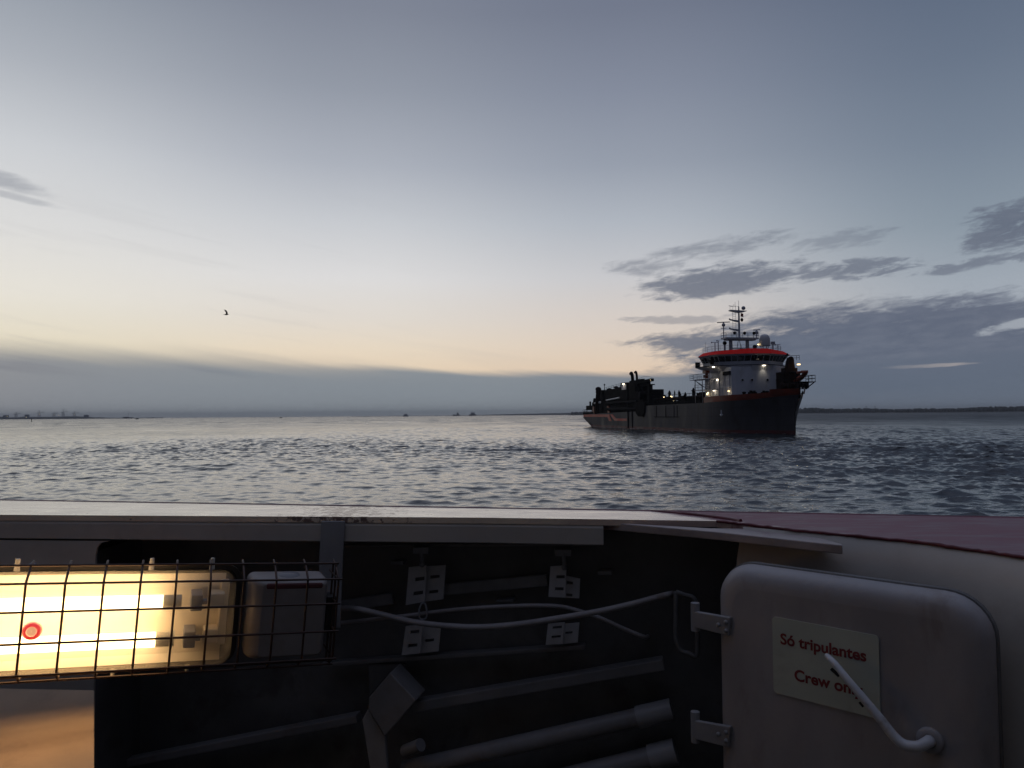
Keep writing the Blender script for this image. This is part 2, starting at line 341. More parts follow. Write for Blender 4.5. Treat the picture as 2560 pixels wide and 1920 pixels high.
M['ledge'] = paint('lamplit_ledge_paint', (0.44, 0.31, 0.21), 0.6, 0.1, 4, bump=0.1, dirt=(0.2, 0.14, 0.1), dirt_amt=0.3, dscale=5, spec=0.2)  # warm lamplight put into this brown, for the made-up ledge
M['lip'] = paint('lip_paint', (0.34, 0.28, 0.27), 0.5, 0.2, 9, bump=0.15, dirt=(0.20, 0.05, 0.08), dirt_amt=0.6, dscale=7)
M['foam'] = paint('foam', (0.55, 0.56, 0.58), 0.8, 0.1, 1)
M['cap_bead'] = paint('dark_red_edge', (0.13, 0.02, 0.03), 0.45, 0.25, 12)
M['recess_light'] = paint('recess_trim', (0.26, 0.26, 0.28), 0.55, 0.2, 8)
def water_mat():
    m, k, b = new_mat('sea_water')
    g = k.node('ShaderNodeNewGeometry'); P = g.outputs['Position']
    b.inputs['Base Color'].default_value = (0.030, 0.034, 0.038, 1)
    b.inputs['IOR'].default_value = 1.46
    sx = k.node('ShaderNodeSeparateXYZ'); k.l.new(P, sx.inputs[0])
    wind = k.ss(k.m('SUBTRACT', sx.outputs[0], k.m('MULTIPLY', sx.outputs[1], 0.10)), -22, 38)
    ln = k.node('ShaderNodeVectorMath', operation='LENGTH'); k.l.new(P, ln.inputs[0])
    r = ln.outputs['Value']
    lg = k.m('LOGARITHM', r, 10.0)
    fl = k.node('ShaderNodeMapping'); fl.inputs['Scale'].default_value = (0.05, 0.02, 1.0); k.l.new(P, fl.inputs['Vector'])
    cat = k.m('SUBTRACT', k.noise(fl.outputs[0], 1.0, 7, 0.72, 0.3), 0.5)      # cat's-paws
    k.l.new(k.m('ADD', 0.02, k.m('MULTIPLY', k.ss(lg, 1.95, 2.85), k.m('ADD', k.m('ADD', 0.25, k.m('MULTIPLY', cat, 0.9)), k.m('MULTIPLY', wind, 0.30))), clamp=True), b.inputs['Roughness'])   # unresolved ripples widen the reflection far off
    mp = k.node('ShaderNodeMapping'); mp.inputs['Rotation'].default_value = (0, 0, R(-18)); mp.inputs['Scale'].default_value = (0.55, 1.0, 1.0)
    k.l.new(P, mp.inputs['Vector'])
    h = k.m('ADD', k.m('MULTIPLY', k.noise(mp.outputs[0], 2.6, 4, 0.6, 0.6), 0.6), k.m('MULTIPLY', k.noise(mp.outputs[0], 4.0, 4, 0.6, 0.4), 0.22))
    lane = k.node('ShaderNodeMapping'); lane.inputs['Scale'].default_value = (0.006, 0.022, 1.0); lane.inputs['Rotation'].default_value = (0, 0, R(12)); k.l.new(P, lane.inputs['Vector'])
    ln2 = k.noise(lane.outputs[0], 1.0, 6, 0.62, 0.5)
    mp3 = k.node('ShaderNodeMapping'); mp3.inputs['Scale'].default_value = (0.10, 0.16, 1.0); k.l.new(P, mp3.inputs['Vector'])
    h = k.m('ADD', h, k.m('MULTIPLY', k.noise(mp3.outputs[0], 1.0, 4, 0.6, 0.4), 3.5))
    bp = k.node('ShaderNodeBump'); bp.inputs['Distance'].default_value = 0.10
    k.l.new(k.m('MULTIPLY', k.ss(ln2, 0.30, 0.68, 0.7, 1.1), k.m('ADD', 0.38, k.m('MULTIPLY', wind, 0.70))), bp.inputs['Strength'])
    k.l.new(h, bp.inputs['Height']); k.l.new(bp.outputs[0], b.inputs['Normal'])
    return m
M['water'] = water_mat()

# ------------------------------------------------------------------ mesh helpers
class MB:
    def __init__(s): s.v = []; s.f = []; s.sm = []
    def add(s, vs, fs, smooth=False):
        o = len(s.v); s.v += [tuple(v) for v in vs]
        for f in fs: s.f.append(tuple(i + o for i in f)); s.sm.append(smooth)
        return s
    def box(s, c, d, rot=None):
        hx, hy, hz = d[0] / 2, d[1] / 2, d[2] / 2
        vs = [Vector((x, y, z)) for x in (-hx, hx) for y in (-hy, hy) for z in (-hz, hz)]
        if rot is not None: vs = [rot @ v for v in vs]
        c = Vector(c)
        return s.add([v + c for v in vs], [(0, 1, 3, 2), (4, 6, 7, 5), (0, 4, 5, 1), (2, 3, 7, 6), (0, 2, 6, 4), (1, 5, 7, 3)])
    def bx(s, x0, x1, y0, y1, z0, z1): return s.box(((x0 + x1) / 2, (y0 + y1) / 2, (z0 + z1) / 2), (abs(x1 - x0), abs(y1 - y0), abs(z1 - z0)))
    def tube(s, path, r, n=8, cap=True):
        path = [Vector(p) for p in path]; k = len(path)
        rs = r if isinstance(r, (list, tuple)) else [r] * k
        vs = []; prev = None
        for i, p in enumerate(path):
            d = (path[min(i + 1, k - 1)] - path[max(i - 1, 0)]).normalized()
            if prev is None:
                a = Vector((0, 0, 1)) if abs(d.z) < 0.9 else Vector((1, 0, 0))
                u = d.cross(a).normalized()
            else:
                u = (prev - d * prev.dot(d)).normalized()
            prev = u; q = d.cross(u)
            for j in range(n):
                an = 2 * math.pi * j / n
                vs.append(p + (u * math.cos(an) + q * math.sin(an)) * rs[i])
        fs = [(i * n + j, i * n + (j + 1) % n, (i + 1) * n + (j + 1) % n, (i + 1) * n + j) for i in range(k - 1) for j in range(n)]
        s.add(vs, fs, True)
        if cap:
            s.add(vs[:n], [tuple(reversed(range(n)))]); s.add(vs[-n:], [tuple(range(n))])
        return s
    def prism(s, poly, z0, z1):
        n = len(poly); 
        vs = [(p[0], p[1], z0) for p in poly] + [(p[0], p[1], z1) for p in poly]
        fs = [tuple(reversed(range(n))), tuple(range(n, 2 * n))] + [(i, (i + 1) % n, n + (i + 1) % n, n + i) for i in range(n)]
        return s.add(vs, fs)
    def extr(s, pts, vec):      # closed 3d outline pushed along vec
        n = len(pts); vec = Vector(vec); pts = [Vector(p) for p in pts]
        fs = [tuple(reversed(range(n))), tuple(range(n, 2 * n))] + [(i, (i + 1) % n, n + (i + 1) % n, n + i) for i in range(n)]
        return s.add(pts + [p + vec for p in pts], fs)
    def loft(s, rows, close=False, smooth=True):
        n = len(rows[0]); vs = [v for r_ in rows for v in r_]
        fs = []
        for i in range(len(rows) - 1):
            for j in range(n if close else n - 1):
                fs.append((i * n + j, i * n + (j + 1) % n, (i + 1) * n + (j + 1) % n, (i + 1) * n + j))
        return s.add(vs, fs, smooth)
    def lathe(s, prof, c, n=16, axis='z'):
        rows = []
        c = Vector(c)
        for r, z in prof:
            row = []
            for j in range(n):
                a = 2 * math.pi * j / n
                v = Vector((r * math.cos(a), r * math.sin(a), z))
                if axis == 'y': v = Vector((v.x, v.z, v.y))
                if axis == 'x': v = Vector((v.z, v.x, v.y))
                row.append(c + v)
            rows.append(row)
        return s.loft(rows, True)
    def ball(s, c, r, n=10):
        sx = r if isinstance(r, (tuple, list)) else (r, r, r)
        rows = []
        for i in range(n + 1):
            th = math.pi * i / n
            rows.append([Vector((c[0] + sx[0] * max(1e-4, math.sin(th)) * math.cos(2 * math.pi * j / (2 * n)), c[1] + sx[1] * max(1e-4, math.sin(th)) * math.sin(2 * math.pi * j / (2 * n)), c[2] + sx[2] * math.cos(th))) for j in range(2 * n)])
        return s.loft(rows, True)
    def build(s, name, mat, parent=None, bevel=0.0, seg=2):
        me = bpy.data.meshes.new(name); me.from_pydata(s.v, [], s.f); 
        bm = bmesh.new(); bm.from_mesh(me)
        if bevel: bmesh.ops.remove_doubles(bm, verts=bm.verts, dist=1e-5)
        bmesh.ops.recalc_face_normals(bm, faces=bm.faces)
        bm.to_mesh(me); bm.free()
        for p, k in zip(me.polygons, s.sm): p.use_smooth = k
        me.materials.append(mat)
        o = bpy.data.objects.new(name, me); col.objects.link(o)
        if parent: o.parent = parent
        if bevel:
            b = o.modifiers.new('bevel', 'BEVEL'); b.width = bevel; b.segments = seg; b.limit_method = 'ANGLE'; b.angle_limit = R(40)
        return o
def tag(o, label=None, cat=None, group=None, kind=None):
    if label: o['label'] = label
    if cat: o['category'] = cat
    if group: o['group'] = group
    if kind: o['kind'] = kind
    return o
def empty(name, loc=(0, 0, 0), rz=0.0):
    e = bpy.data.objects.new(name, None); col.objects.link(e); e.location = loc; e.rotation_euler = (0, 0, rz); e.empty_display_size = 0.3
    return e
def copy_tree(o, parent=None):
    c_ = o.copy(); col.objects.link(c_)
    if parent: c_.parent = parent
    for ch in list(o.children): copy_tree(ch, c_)
    return c_
def smooth_path(pts, k=6):
    pts = [Vector(p) for p in pts]; out = []
    for i in range(len(pts) - 1):
        p0 = pts[max(i - 1, 0)]; p1 = pts[i]; p2 = pts[i + 1]; p3 = pts[min(i + 2, len(pts) - 1)]
        for j in range(k):
            u = j / k
            out.append(0.5 * ((2 * p1) + (p2 - p0) * u + (2 * p0 - 5 * p1 + 4 * p2 - p3) * u * u + (3 * p1 - p0 - 3 * p2 + p3) * u ** 3))
    out.append(pts[-1]); return out
def rrect(x0, x1, z0, z1, r, n=6):
    out = []
    for cx, cz, a0 in ((x1 - r, z1 - r, 0), (x0 + r, z1 - r, 90), (x0 + r, z0 + r, 180), (x1 - r, z0 + r, 270)):
        for j in range(n + 1):
            a = R(a0 + 90 * j / n); out.append((cx + r * math.cos(a), cz + r * math.sin(a)))
    return out

# ------------------------------------------------------------------ water: one sheet to the horizon, real waves near the boat
def build_water():
    rs = [0.5, 6.0, 12.0, 20.0]
    r = 28.0
    while r < 13000:
        rs.append(r); r += max(0.14, r * r * 0.000011, r * 0.0016)
    rs = np.array(rs)
    fine = np.radians(np.arange(-44, 44.001, 0.10))
    coarse = np.radians(np.arange(50, 311, 6.0))
    th = np.concatenate([fine, coarse])
    nr, nt = len(rs), len(th)
    RR, TT = np.meshgrid(rs, th, indexing='ij')
    X = RR * np.sin(TT); Y = RR * np.cos(TT)
    Z = np.zeros_like(X); DX = np.zeros_like(X); DY = np.zeros_like(X)
    cell = np.maximum(np.gradient(rs)[:, None], RR * 0.0017)
    rg = np.random.RandomState(5)
    N = 130
    lam = np.exp(rg.uniform(np.log(0.42), np.log(3.4), N))
    main = np.radians(205)      # waves run towards the boat and a little to the left
    for i in range(N):
        d = main + rg.normal(0, 0.65)
        kx, ky = np.sin(d), np.cos(d)
        k = 2 * np.pi / lam[i]
        stp = 0.038 * (1.0 if lam[i] < 1.7 else (1.7 / lam[i]) ** 0.7)
        a = stp / k
        fade = np.clip((lam[i] / cell - 2.0) / 2.0, 0, 1)
        ph = k * (X * kx + Y * ky) + rg.uniform(0, 6.28)
        s_, c_ = np.sin(ph), np.cos(ph)
        Z += a * fade * s_; DX += kx * a * fade * c_ * 1.25; DY += ky * a * fade * c_ * 1.25
    for i in range(46):
        lm_ = np.exp(rg.uniform(np.log(5.0), np.log(40.0))); d = main + rg.normal(0, 0.45); k = 2 * np.pi / lm_
        a = 0.0095 / k; fade = np.clip((lm_ / cell - 2.0) / 2.0, 0, 1); ph = k * (X * np.sin(d) + Y * np.cos(d)) + rg.uniform(0, 6.28)
        Z += a * fade * np.sin(ph) * (1 + 1.0 * np.clip((RR - 150) / 350, 0, 1))
    gust = 0.75 + 0.35 * np.sin(X * 0.043 + Y * 0.021 + 1.0) * np.sin(X * 0.017 - Y * 0.035)
    near = np.clip((RR - 5) / 20, 0, 1) * np.clip((np.radians(47) - np.abs(np.where(TT > np.pi, TT - 2 * np.pi, TT))) / np.radians(3), 0, 1)
    gust = gust * (1.2 - 0.5 * np.clip((RR - 55) / 110, 0, 1)); wind = np.clip((X - 0.10 * Y + 22) / 60, 0, 1); gust = gust * (0.76 + 0.36 * wind * wind * (3 - 2 * wind)); Z *= near * gust; X = X + DX * near * gust; Y = Y + DY * near * gust
    vs = np.stack([X, Y, Z], -1).reshape(-1, 3)
    i0 = np.arange(nr - 1)[:, None] * nt; j0 = np.arange(nt)[None, :]; j1 = (j0 + 1) % nt
    q = np.stack([i0 + j0, i0 + nt + j0, i0 + nt + j1, i0 + j1], -1).reshape(-1, 4)
    me = bpy.data.meshes.new('sea')
    me.vertices.add(len(vs)); me.vertices.foreach_set('co', vs.ravel())
    me.loops.add(q.size); me.loops.foreach_set('vertex_index', q.ravel().astype(np.int32))
    me.polygons.add(len(q)); me.polygons.foreach_set('loop_start', np.arange(0, q.size, 4, dtype=np.int32))
    me.polygons.foreach_set('loop_total', np.full(len(q), 4, dtype=np.int32))
    me.polygons.foreach_set('use_smooth', np.ones(len(q), dtype=bool))
    me.update(calc_edges=True); me.validate()
    me.materials.append(M['water'])
    o = bpy.data.objects.new('water', me); col.objects.link(o); o['kind'] = 'structure'
    o['label'] = 'choppy grey evening water reaching to the horizon'
    print('water', len(vs))
build_water()

# ------------------------------------------------------------------ far shores
def shore(name, pts, depth, mat):
    # pts: list of (x, y, height) along the shoreline; a low land with a sloping front
    mb = MB()
    rows = [[(x, y, -1.0) for x, y, h in pts], [(x * 1.002, y * 1.002, h * 0.55) for x, y, h in pts], [(x * 1.01, y * 1.01, h) for x, y, h in pts], [(x * (1 + depth / y), y + depth, h) for x, y, h in pts], [(x * (1 + depth / y), y + depth + 5, -1.0) for x, y, h in pts]]
    mb.loft(rows)
    o = mb.build(name, mat); o['kind'] = 'structure'; return o
def gpt(px, d): 
    v = ray(px, 1037); return v.x * d, d
rg = random.Random(3)
pts = []
for px in range(-420, 420, 12):
    x, y = gpt(px, 4300); h = 13 + rg.uniform(-2, 2); h *= 1 - max(0, min(1, (px - 190) / 90)) * 0.72
    pts.append((x, y, max(2.0, h)))
shore('terrain', pts, 400, M['far_land'])['label'] = 'low harbour shore on the far left horizon'
pts = []
for px in range(880, 1560, 12):
    x, y = gpt(px, 5200); u = max(0, min(1, (px - 1130) / 330)); pts.append((x, y, 1.5 + 15 * u + rg.uniform(-0.6, 0.6)))
shore('terrain', pts, 400, M['far_land'])['label'] = 'thin hazy shore on the horizon left of the dredger'
pts = []
for px in range(1420, 3000, 12):
    u = (px - 1420) / 1140.0; x, y = gpt(px, 3100 - 900 * u); pts.append((x, y, 3.5 + rg.uniform(-0.5, 0.5)))
shore('terrain', pts, 300, M['far_land'])['label'] = 'dark low shore under the trees at right'
# wood on the right shore: one mass of crowns
mb = MB()
for i in range(1500):
    px = rg.uniform(1430, 2950); u = (px - 1420) / 1140.0
    d = 3100 - 900 * u + rg.uniform(15, 60); x, y = gpt(px, d)
    hgt = 17.5 + 2.4 * math.sin(px * 0.013) + 1.2 * math.sin(px * 0.041 + 1)
    if px < 2090: hgt += 3.2 * math.exp(-((px - 2030) / 45) ** 2)
    hgt = hgt * (0.82 + 0.1 * u) * rg.uniform(0.72, 1.06)
    rr = rg.uniform(4, 8)
    n = 5; rows = []
    for a in range(n + 1):
        thh = math.pi * a / n
        rows.append([(x + rr * math.sin(thh) * math.cos(6.283 * b / 7) * rg.uniform(0.8, 1.15), y + rr * math.sin(thh) * math.sin(6.283 * b / 7), hgt * 0.5 + hgt * 0.5 * math.cos(thh) * rg.uniform(0.9, 1.05)) for b in range(7)])
    mb.loft(rows, True, False)
wood = mb.build('wood', M['far_dark']); wood['kind'] = 'stuff'; wood['label'] = 'dark line of trees along the right shore'

def crane(px, d, h, label, lit=False):
    x, y = gpt(px, d); r = empty('port_crane', (x, y, 8)); tag(r, label, 'crane', 'cranes on the far left shore')
    m = MB()
    for sx in (-6, 6):
        for sy in (-5, 5): m.tube([(sx, sy, 0), (sx * 0.6, sy * 0.6, h * 0.6)], 0.9, 5)
    m.tube([(-6, 0, h * 0.3), (6, 0, h * 0.3)], 0.7, 5)
    m.build('legs', M['far_steel'], r)
    m = MB(); m.tube([(-14, 0, h * 0.6), (26, 0, h * 0.72)], 1.0, 5); m.tube([(0, 0, h * 0.6), (2, 0, h)], 0.9, 5); m.tube([(2, 0, h), (26, 0, h * 0.72)], 0.45, 4); m.tube([(2, 0, h), (-14, 0, h * 0.6)], 0.45, 4)
    m.build('boom', M['far_steel'], r)
    if lit:
        m = MB(); m.ball((3, -3, h * 0.45), 1.3, 5); m.build('floodlight', M['lamp_far'], r)
    return r
crane(40, 4300, 34, 'leftmost crane on the far left shore')
crane(98, 4300, 42, 'tall lit crane on the far left shore above the channel stake', True)
crane(135, 4300, 34, 'lit crane just right of the tall one on the far left shore', True)
crane(158, 4300, 48, 'tallest crane on the far left shore', False)
crane(186, 4300, 36, 'rightmost crane on the far left shore', True)
def tank(px, d, rr, h, label):
    x, y = gpt(px, d); m = MB(); m.lathe([(0.01, h + 1.5), (rr * 0.6, h + 1.0), (rr, h), (rr, 0)], (x, y, 9), 20)
    o = m.build('storage_tank', M['far_steel']); tag(o, label, 'tank', 'tanks on the far left shore')
tank(15, 4280, 14, 14, 'storage tank at the left edge of the far shore')
tank(68, 4280, 12, 16, 'storage tank between the two left cranes of the far shore')
tank(216, 4280, 13, 12, 'storage tank at the right end of the far left cranes')
for px, hz, lb in ((18, 16, 'tiny quay light at the left end of the far shore'), (66, 11, 'tiny quay light low on the far shore near the stake'), (147, 20, 'small bright quay light between cranes on the far shore')):
    x, y = gpt(px, 4200); r = empty('quay_light', (x, y, 0)); tag(r, lb, 'light')
    m = MB(); m.tube([(0, 0, 0), (0, 0, hz)], 0.35, 5); m.build('pole', M['far_steel'], r)
    m = MB(); m.ball((0, 0, hz), 1.4, 5); m.build('lamp', M['lamp_far'], r)
# channel stake
p = on_z(79, 1055, 0.0); r = empty('channel_stake', (p.x, p.y, 0)); tag(r, 'thin dark channel stake in the water below the far left shore', 'marker')
m = MB(); m.tube([(0, 0, -1), (0, 0, 2.4)], [0.5, 0.28], 8); m.build('post', M['ship_dark'], r)
m = MB(); m.lathe([(0.01, 4.0), (0.45, 3.2), (0.45, 2.4), (0.01, 2.4)], (0, 0, 0), 8); m.build('topmark', M['ship_dark'], r)

def boat(px, d, L, hull_h, sup, label, cat, hull_mat, sup_mat, heading=90, mast=0, name='cargo_ship'):
    x, y = gpt(px, d); r = empty(name, (x, y, 0), R(heading - 90)); tag(r, label, cat)
    h = L / 2; b = L * 0.09
    m = MB(); rows = []
    for z, k in ((-1, 0.86), (hull_h, 1.0)):
        rows.append([(-h * k, -b, z), (h * 0.7 * k, -b, z), (h * k, 0, z + (hull_h * 0.25 if z > 0 else 0)), (h * 0.7 * k, b, z), (-h * k, b, z)])
    m.loft(rows, True, False); m.add(rows[1], [(0, 1, 2, 3, 4)]); m.build('hull', hull_mat, r)
    m = MB()
    for (x0, x1, z0, z1) in sup: m.bx(x0 * h, x1 * h, -b * 0.8, b * 0.8, z0, z1)
    m.build('superstructure', sup_mat, r)
    if mast:
        m = MB(); m.tube([(0.1 * h, 0, hull_h), (0.1 * h, 0, mast)], max(0.15, L * 0.008), 6); m.tube([(0.1 * h - 2, 0, mast * 0.8), (0.1 * h + 2, 0, mast * 0.8)], 0.2, 5); m.build('mast', hull_mat, r)
    return r
boat(1014, 3000, 24, 2.5, [(-0.7, 0.7, 2.5, 7.5), (-0.4, 0.5, 7.5, 10.5)], 'small white vessel alone on the central horizon', 'ship', M['far_steel'], M['far_white'], 80, 0, 'passenger_boat')
boat(1141, 4200, 42, 6, [(0.1, 0.6, 6, 14), (0.2, 0.5, 14, 18), (-0.9, -0.2, 6, 8)], 'grey cargo ship on the horizon, left of the white topped ship', 'ship', M['far_steel'], M['far_steel'], 90, 22)
boat(1181, 4000, 40, 7, [(-0.5, 0.7, 7, 11), (-0.3, 0.4, 11, 13)], 'grey ship with a bright white top on the horizon', 'ship', M['far_steel'], M['far_steel'], 90, 0)
x, y = gpt(1184, 4000); m = MB(); m.bx(-9, 12, -3, 3, 13.05, 18)
o = m.build('upper_deck', M['far_white'], [q for q in col.objects if q.get('label', '').startswith('grey ship with a bright')][0])
boat(320, 3500, 46, 5, [(-0.9, 0.2, 5, 8)], 'long barge with a tall mast off the far left shore', 'ship', M['far_steel'], M['far_steel'], 90, 34, 'barge')
boat(343, 1900, 8, 1.6, [(-0.4, 0.3, 1.6, 3.4)], 'tiny dark boat right of the masted barge', 'boat', M['ship_dark'], M['ship_dark'], 90, 0, 'small_boat')
boat(702, 2100, 8, 1.4, [(-0.3, 0.4, 1.4, 2.8)], 'tiny dark boat on the horizon between barge and white vessel', 'boat', M['ship_dark'], M['ship_dark'], 90, 0, 'small_boat')
for px, lb in ((2166, 'thin lattice pylon above the right wood'), (2188, 'second thin lattice pylon, right of the first, above the wood')):
    x, y = gpt(px, 2800); r = empty('pylon', (x, y, 3)); tag(r, lb, 'pylon', 'pylons above the right wood')
    m = MB()
    for a, b_ in ((-2.2, -2.2), (2.2, -2.2), (2.2, 2.2), (-2.2, 2.2)): m.tube([(a, b_, 0), (a * 0.15, b_ * 0.15, 24)], 0.22, 4)
    m.build('tower', M['far_steel'], r)
    m = MB(); m.tube([(-5, 0, 19), (5, 0, 19)], 0.25, 4); m.tube([(-4, 0, 22), (4, 0, 22)], 0.25, 4); m.build('crossarm', M['far_steel'], r)

# gull
g = at(566, 786, 95); m = MB()
rows = []
for xx, rr in ((-0.24, 0.005), (-0.2, 0.05), (-0.08, 0.085), (0.06, 0.09), (0.16, 0.06), (0.21, 0.05), (0.26, 0.02), (0.31, 0.004)):
    rows.append([(xx, rr * math.cos(6.283 * j / 10), rr * 0.95 * math.sin(6.283 * j / 10) - 0.01) for j in range(10)])
m.loft(rows, True)
m.add([(-0.22, -0.02, 0.0), (-0.22, 0.02, 0.0), (-0.40, 0.07, 0.01), (-0.40, -0.07, 0.01)], [(0, 1, 2, 3)])
for sy, tips in ((-1, ((0.10, 0.10, 0.02, -0.08), (0.12, 0.28, 0.16, -0.06), (0.02, 0.62, 0.32, -0.02), (-0.16, 0.80, 0.36, 0.0))), (1, ((0.10, 0.10, 0.02, -0.08), (0.14, 0.30, 0.14, -0.06), (0.08, 0.50, 0.20, -0.04), (-0.04, 0.64, 0.20, 0.0)))):
    rows = []
    for xx, yy, zz, ch in tips:
        c0 = 0.14 if yy < 0.7 else 0.02
        rows.append([(xx + c0 * 0.5, sy * yy, zz), (xx, sy * yy, zz + 0.016), (xx - c0, sy * yy, zz), (xx, sy * yy, zz - 0.008)])
    m.loft(rows, True)
gull = m.build('gull', M['bird']); gull.location = g; gull.rotation_euler = (R(-12), R(-6), R(14))
tag(gull, 'dark gull with raised wings flying alone in the pale sky', 'bird')

# ------------------------------------------------------------------ the dredger
SHIP = empty('dredging_ship', (42.085, 187.913, 0.0), R(-79.7705))
tag(SHIP, 'large dark grey dredging ship with red bridge roof, seen from its bow quarter', 'ship')
WLt = [(-64, 7.6), (-58, 7.9), (-52, 8)] + [(x, max(0.08, 8 * (1 - ((x - 34) / 16.0) ** 1.2))) for x in (34, 36, 38, 40, 42, 44, 46, 47, 48, 49, 49.5, 50)]
DKt = [(-64, 8), (-52, 8)] + [(x, max(0.15, 8 * (1 - ((x - 36) / 14.0) ** 1.75))) for x in (36, 38, 40, 42, 44, 46, 47, 48, 49, 49.5, 50)]
def interp(tb, x):
    for (a, va), (b, vb) in zip(tb, tb[1:]):
        if x <= b: return va + (vb - va) * max(0, (x - a)) / (b - a)
    return tb[-1][1]
def ztop(x):
    return interp([(-64, 3.95), (-19, 4.55), (-8.01, 4.6), (-8.0, 6.0), (29, 6.15), (43, 6.45), (50, 7.25)], x)
def hullp(xs, z, off=0.0):
    wgt = max(0, (xs - 38) / 12.0) ** 2
    k = max(0, min(1.3, (z - 0.5) / 6.7)) ** 1.3
    y = interp(WLt, xs) * (1 - min(1, k)) + interp(DKt, xs) * min(1, k) + off
    rake = 0.0 if z < 4.2 else (z - 4.2) * 0.62
    return xs + wgt * rake, y
XS = [-64, -58, -52, -40, -30, -19, -8.01, -8.0, 6, 18, 29, 34, 38, 40, 42, 44, 46, 47, 48, 48.8, 49.4, 49.8, 50]
def hull_strip(name, mat, x0, x1, zlo, zhi, nz, off=0.0, cap=False, parent=SHIP, sides=(-1, 1)):
    m = MB(); xs = sorted(set([x0] + [x for x in XS if x0 < x < x1] + [x1]))
    for sg in sides:
        rows = []
        for k in range(nz + 1):
            row = []
            for x in xs:
                lo, hi = zlo(x), zhi(x)
                z = lo + (hi - lo) * k / nz
                px, py = hullp(x, z, off); row.append((px, sg * py, z))
            rows.append(row)
        m.loft(rows)
    if cap:
        lo, hi = zlo(x0), zhi(x0); y = hullp(x0, hi)[1]
        m.add([(x0, -y, lo), (x0, y, lo), (x0, y, hi), (x0, -y, hi)], [(0, 1, 2, 3)])
    return m.build(name, mat, parent)
keel = lambda x: max(-1.0, -1.0 + (-50 - x) * 0.29) if x < -50 else -1.0
bt = lambda x: max(0.75, keel(x) + 0.02)
HULL = hull_strip('hull', M['hull_grey'], -64, 50, bt, ztop, 10, cap=True)
hull_strip('boot_topping', M['boot_red'], -55.9, 50, keel, lambda x: 0.75, 3, parent=HULL)
# underside of the stern
m = MB(); rows = []
for x in (-64, -58, -52, -50): rows.append([(x, -8, keel(x)), (x, 8, keel(x))])
m.loft(rows, False, False); m.build('stern_counter', M['hull_grey'], HULL)
# sheer stripe / bulwarks
bul_hi = lambda x: interp([(29, 7.3), (43, 7.55), (46.5, 7.75), (50, 7.95)], x)
hull_strip('bulwark', M['orange'], 29, 50, ztop, bul_hi, 2, off=0.02, parent=SHIP)
rim_lo = lambda x: interp([(46, 7.35), (50, 7.45)], x)
hull_strip('bow_rim', M['orange'], 46.4, 50, rim_lo, lambda x: 8.3, 3, off=0.35, parent=SHIP)
m = MB(); xs = [x for x in XS if x >= 46] ; 
lip = [(hullp(x, 8.3, 0.35)[0], -hullp(x, 8.3, 0.35)[1], 8.28) for x in [46.4] + xs] ; lip += [(p[0], -p[1], p[2]) for p in reversed(lip)]
m.add(lip, [tuple(range(len(lip)))]); m.build('forecastle_deck', M['ship_brown'], SHIP)
m = MB(); lp = [(hullp(x, 7.42, 0.35)[0] , -hullp(x, 7.42, 0.35)[1], 7.42) for x in [46.4] + xs]; lp += [(p[0], -p[1], p[2]) for p in reversed(lp)]
m.add(lp, [tuple(range(len(lp)))]); m.build('rim_underside', M['ship_dark'], SHIP)
hull_strip('stern_stripe', M['stripe'], -64, -35, lambda x: 3.15, lambda x: 3.92, 1, off=0.03, parent=HULL)
m = MB()
def plate(pts): m.extr([(x, -8.06, z) for x, z in pts], (0, 0.1, 0))
plate([(-38.0, 3.9), (-35.4, 3.9), (-33.2, 2.0), (-35.6, 2.0)])
plate([(-34.6, 3.9), (-32.2, 3.9), (-29.2, 2.75), (-19.9, 2.75), (-19.9, 2.1), (-30.5, 2.1)])
m.build('zigzag_mark', M['stripe'], HULL)
# decks
m = MB()
def deck(x0, x1, z, inset=0.05):
    xs = sorted(set([x0] + [x for x in XS if x0 < x < x1] + [x1]))
    st = [(hullp(x, z)[0], -(hullp(x, z)[1] - inset), z) for x in xs]
    pl = st + [(p[0], -p[1], p[2]) for p in reversed(st)]
    m.add(pl, [tuple(range(len(pl)))])
deck(-63.9, -8.02, 3.9); deck(-7.98, 29, 5.95); deck(29, 49.9, 6.6)
m.add([(-8.0, -8, 3.9), (-8.0, 8, 3.9), (-8.0, 8, 6.0), (-8.0, -8, 6.0)], [(0, 1, 2, 3)])
m.build('deck', M['deck_green'], SHIP)
# rub rails, side ladders, seam lines on the starboard side
m = MB(); m.bx(-19.0, -18.5, -8.16, -8.0, 0.2, 7.0); m.bx(-15.6, -15.2, -8.14, -8.0, 0.4, 6.0); m.build('side_guide', M['ship_dark'], HULL)
m = MB()
for x in (2, 8, 13, 14.8): m.bx(x, x + 0.14, -8.08, -8.0, 3.2, 5.8)
m.bx(0.5, 16, -8.07, -8.0, 3.15, 3.28); m.build('fender_bars', M['ship_dark'], HULL)
m = MB(); m.tube([(37.2, -8.1, 4.6), (37.2, -8.12, 3.6)], 0.12, 6); m.tube([(36.7, -8.1, 3.75), (37.2, -8.14, 3.5), (37.7, -8.1, 3.75)], 0.12, 6); m.build('anchor', M['ship_pale'], HULL)

def rail(m, pts, h=1.05, n=2, r=0.035, gap=1.6):
    pts = [Vector(p) for p in pts]
    for k in range(1, n + 1): m.tube([p + Vector((0, 0, h * k / n)) for p in pts], r, 4)
    for a, b in zip(pts, pts[1:]):
        L = (b - a).length; q = max(1, int(L / gap))
        for i in range(q + 1):
            p = a + (b - a) * i / q; m.tube([p, p + Vector((0, 0, h))], r, 4)
    return m

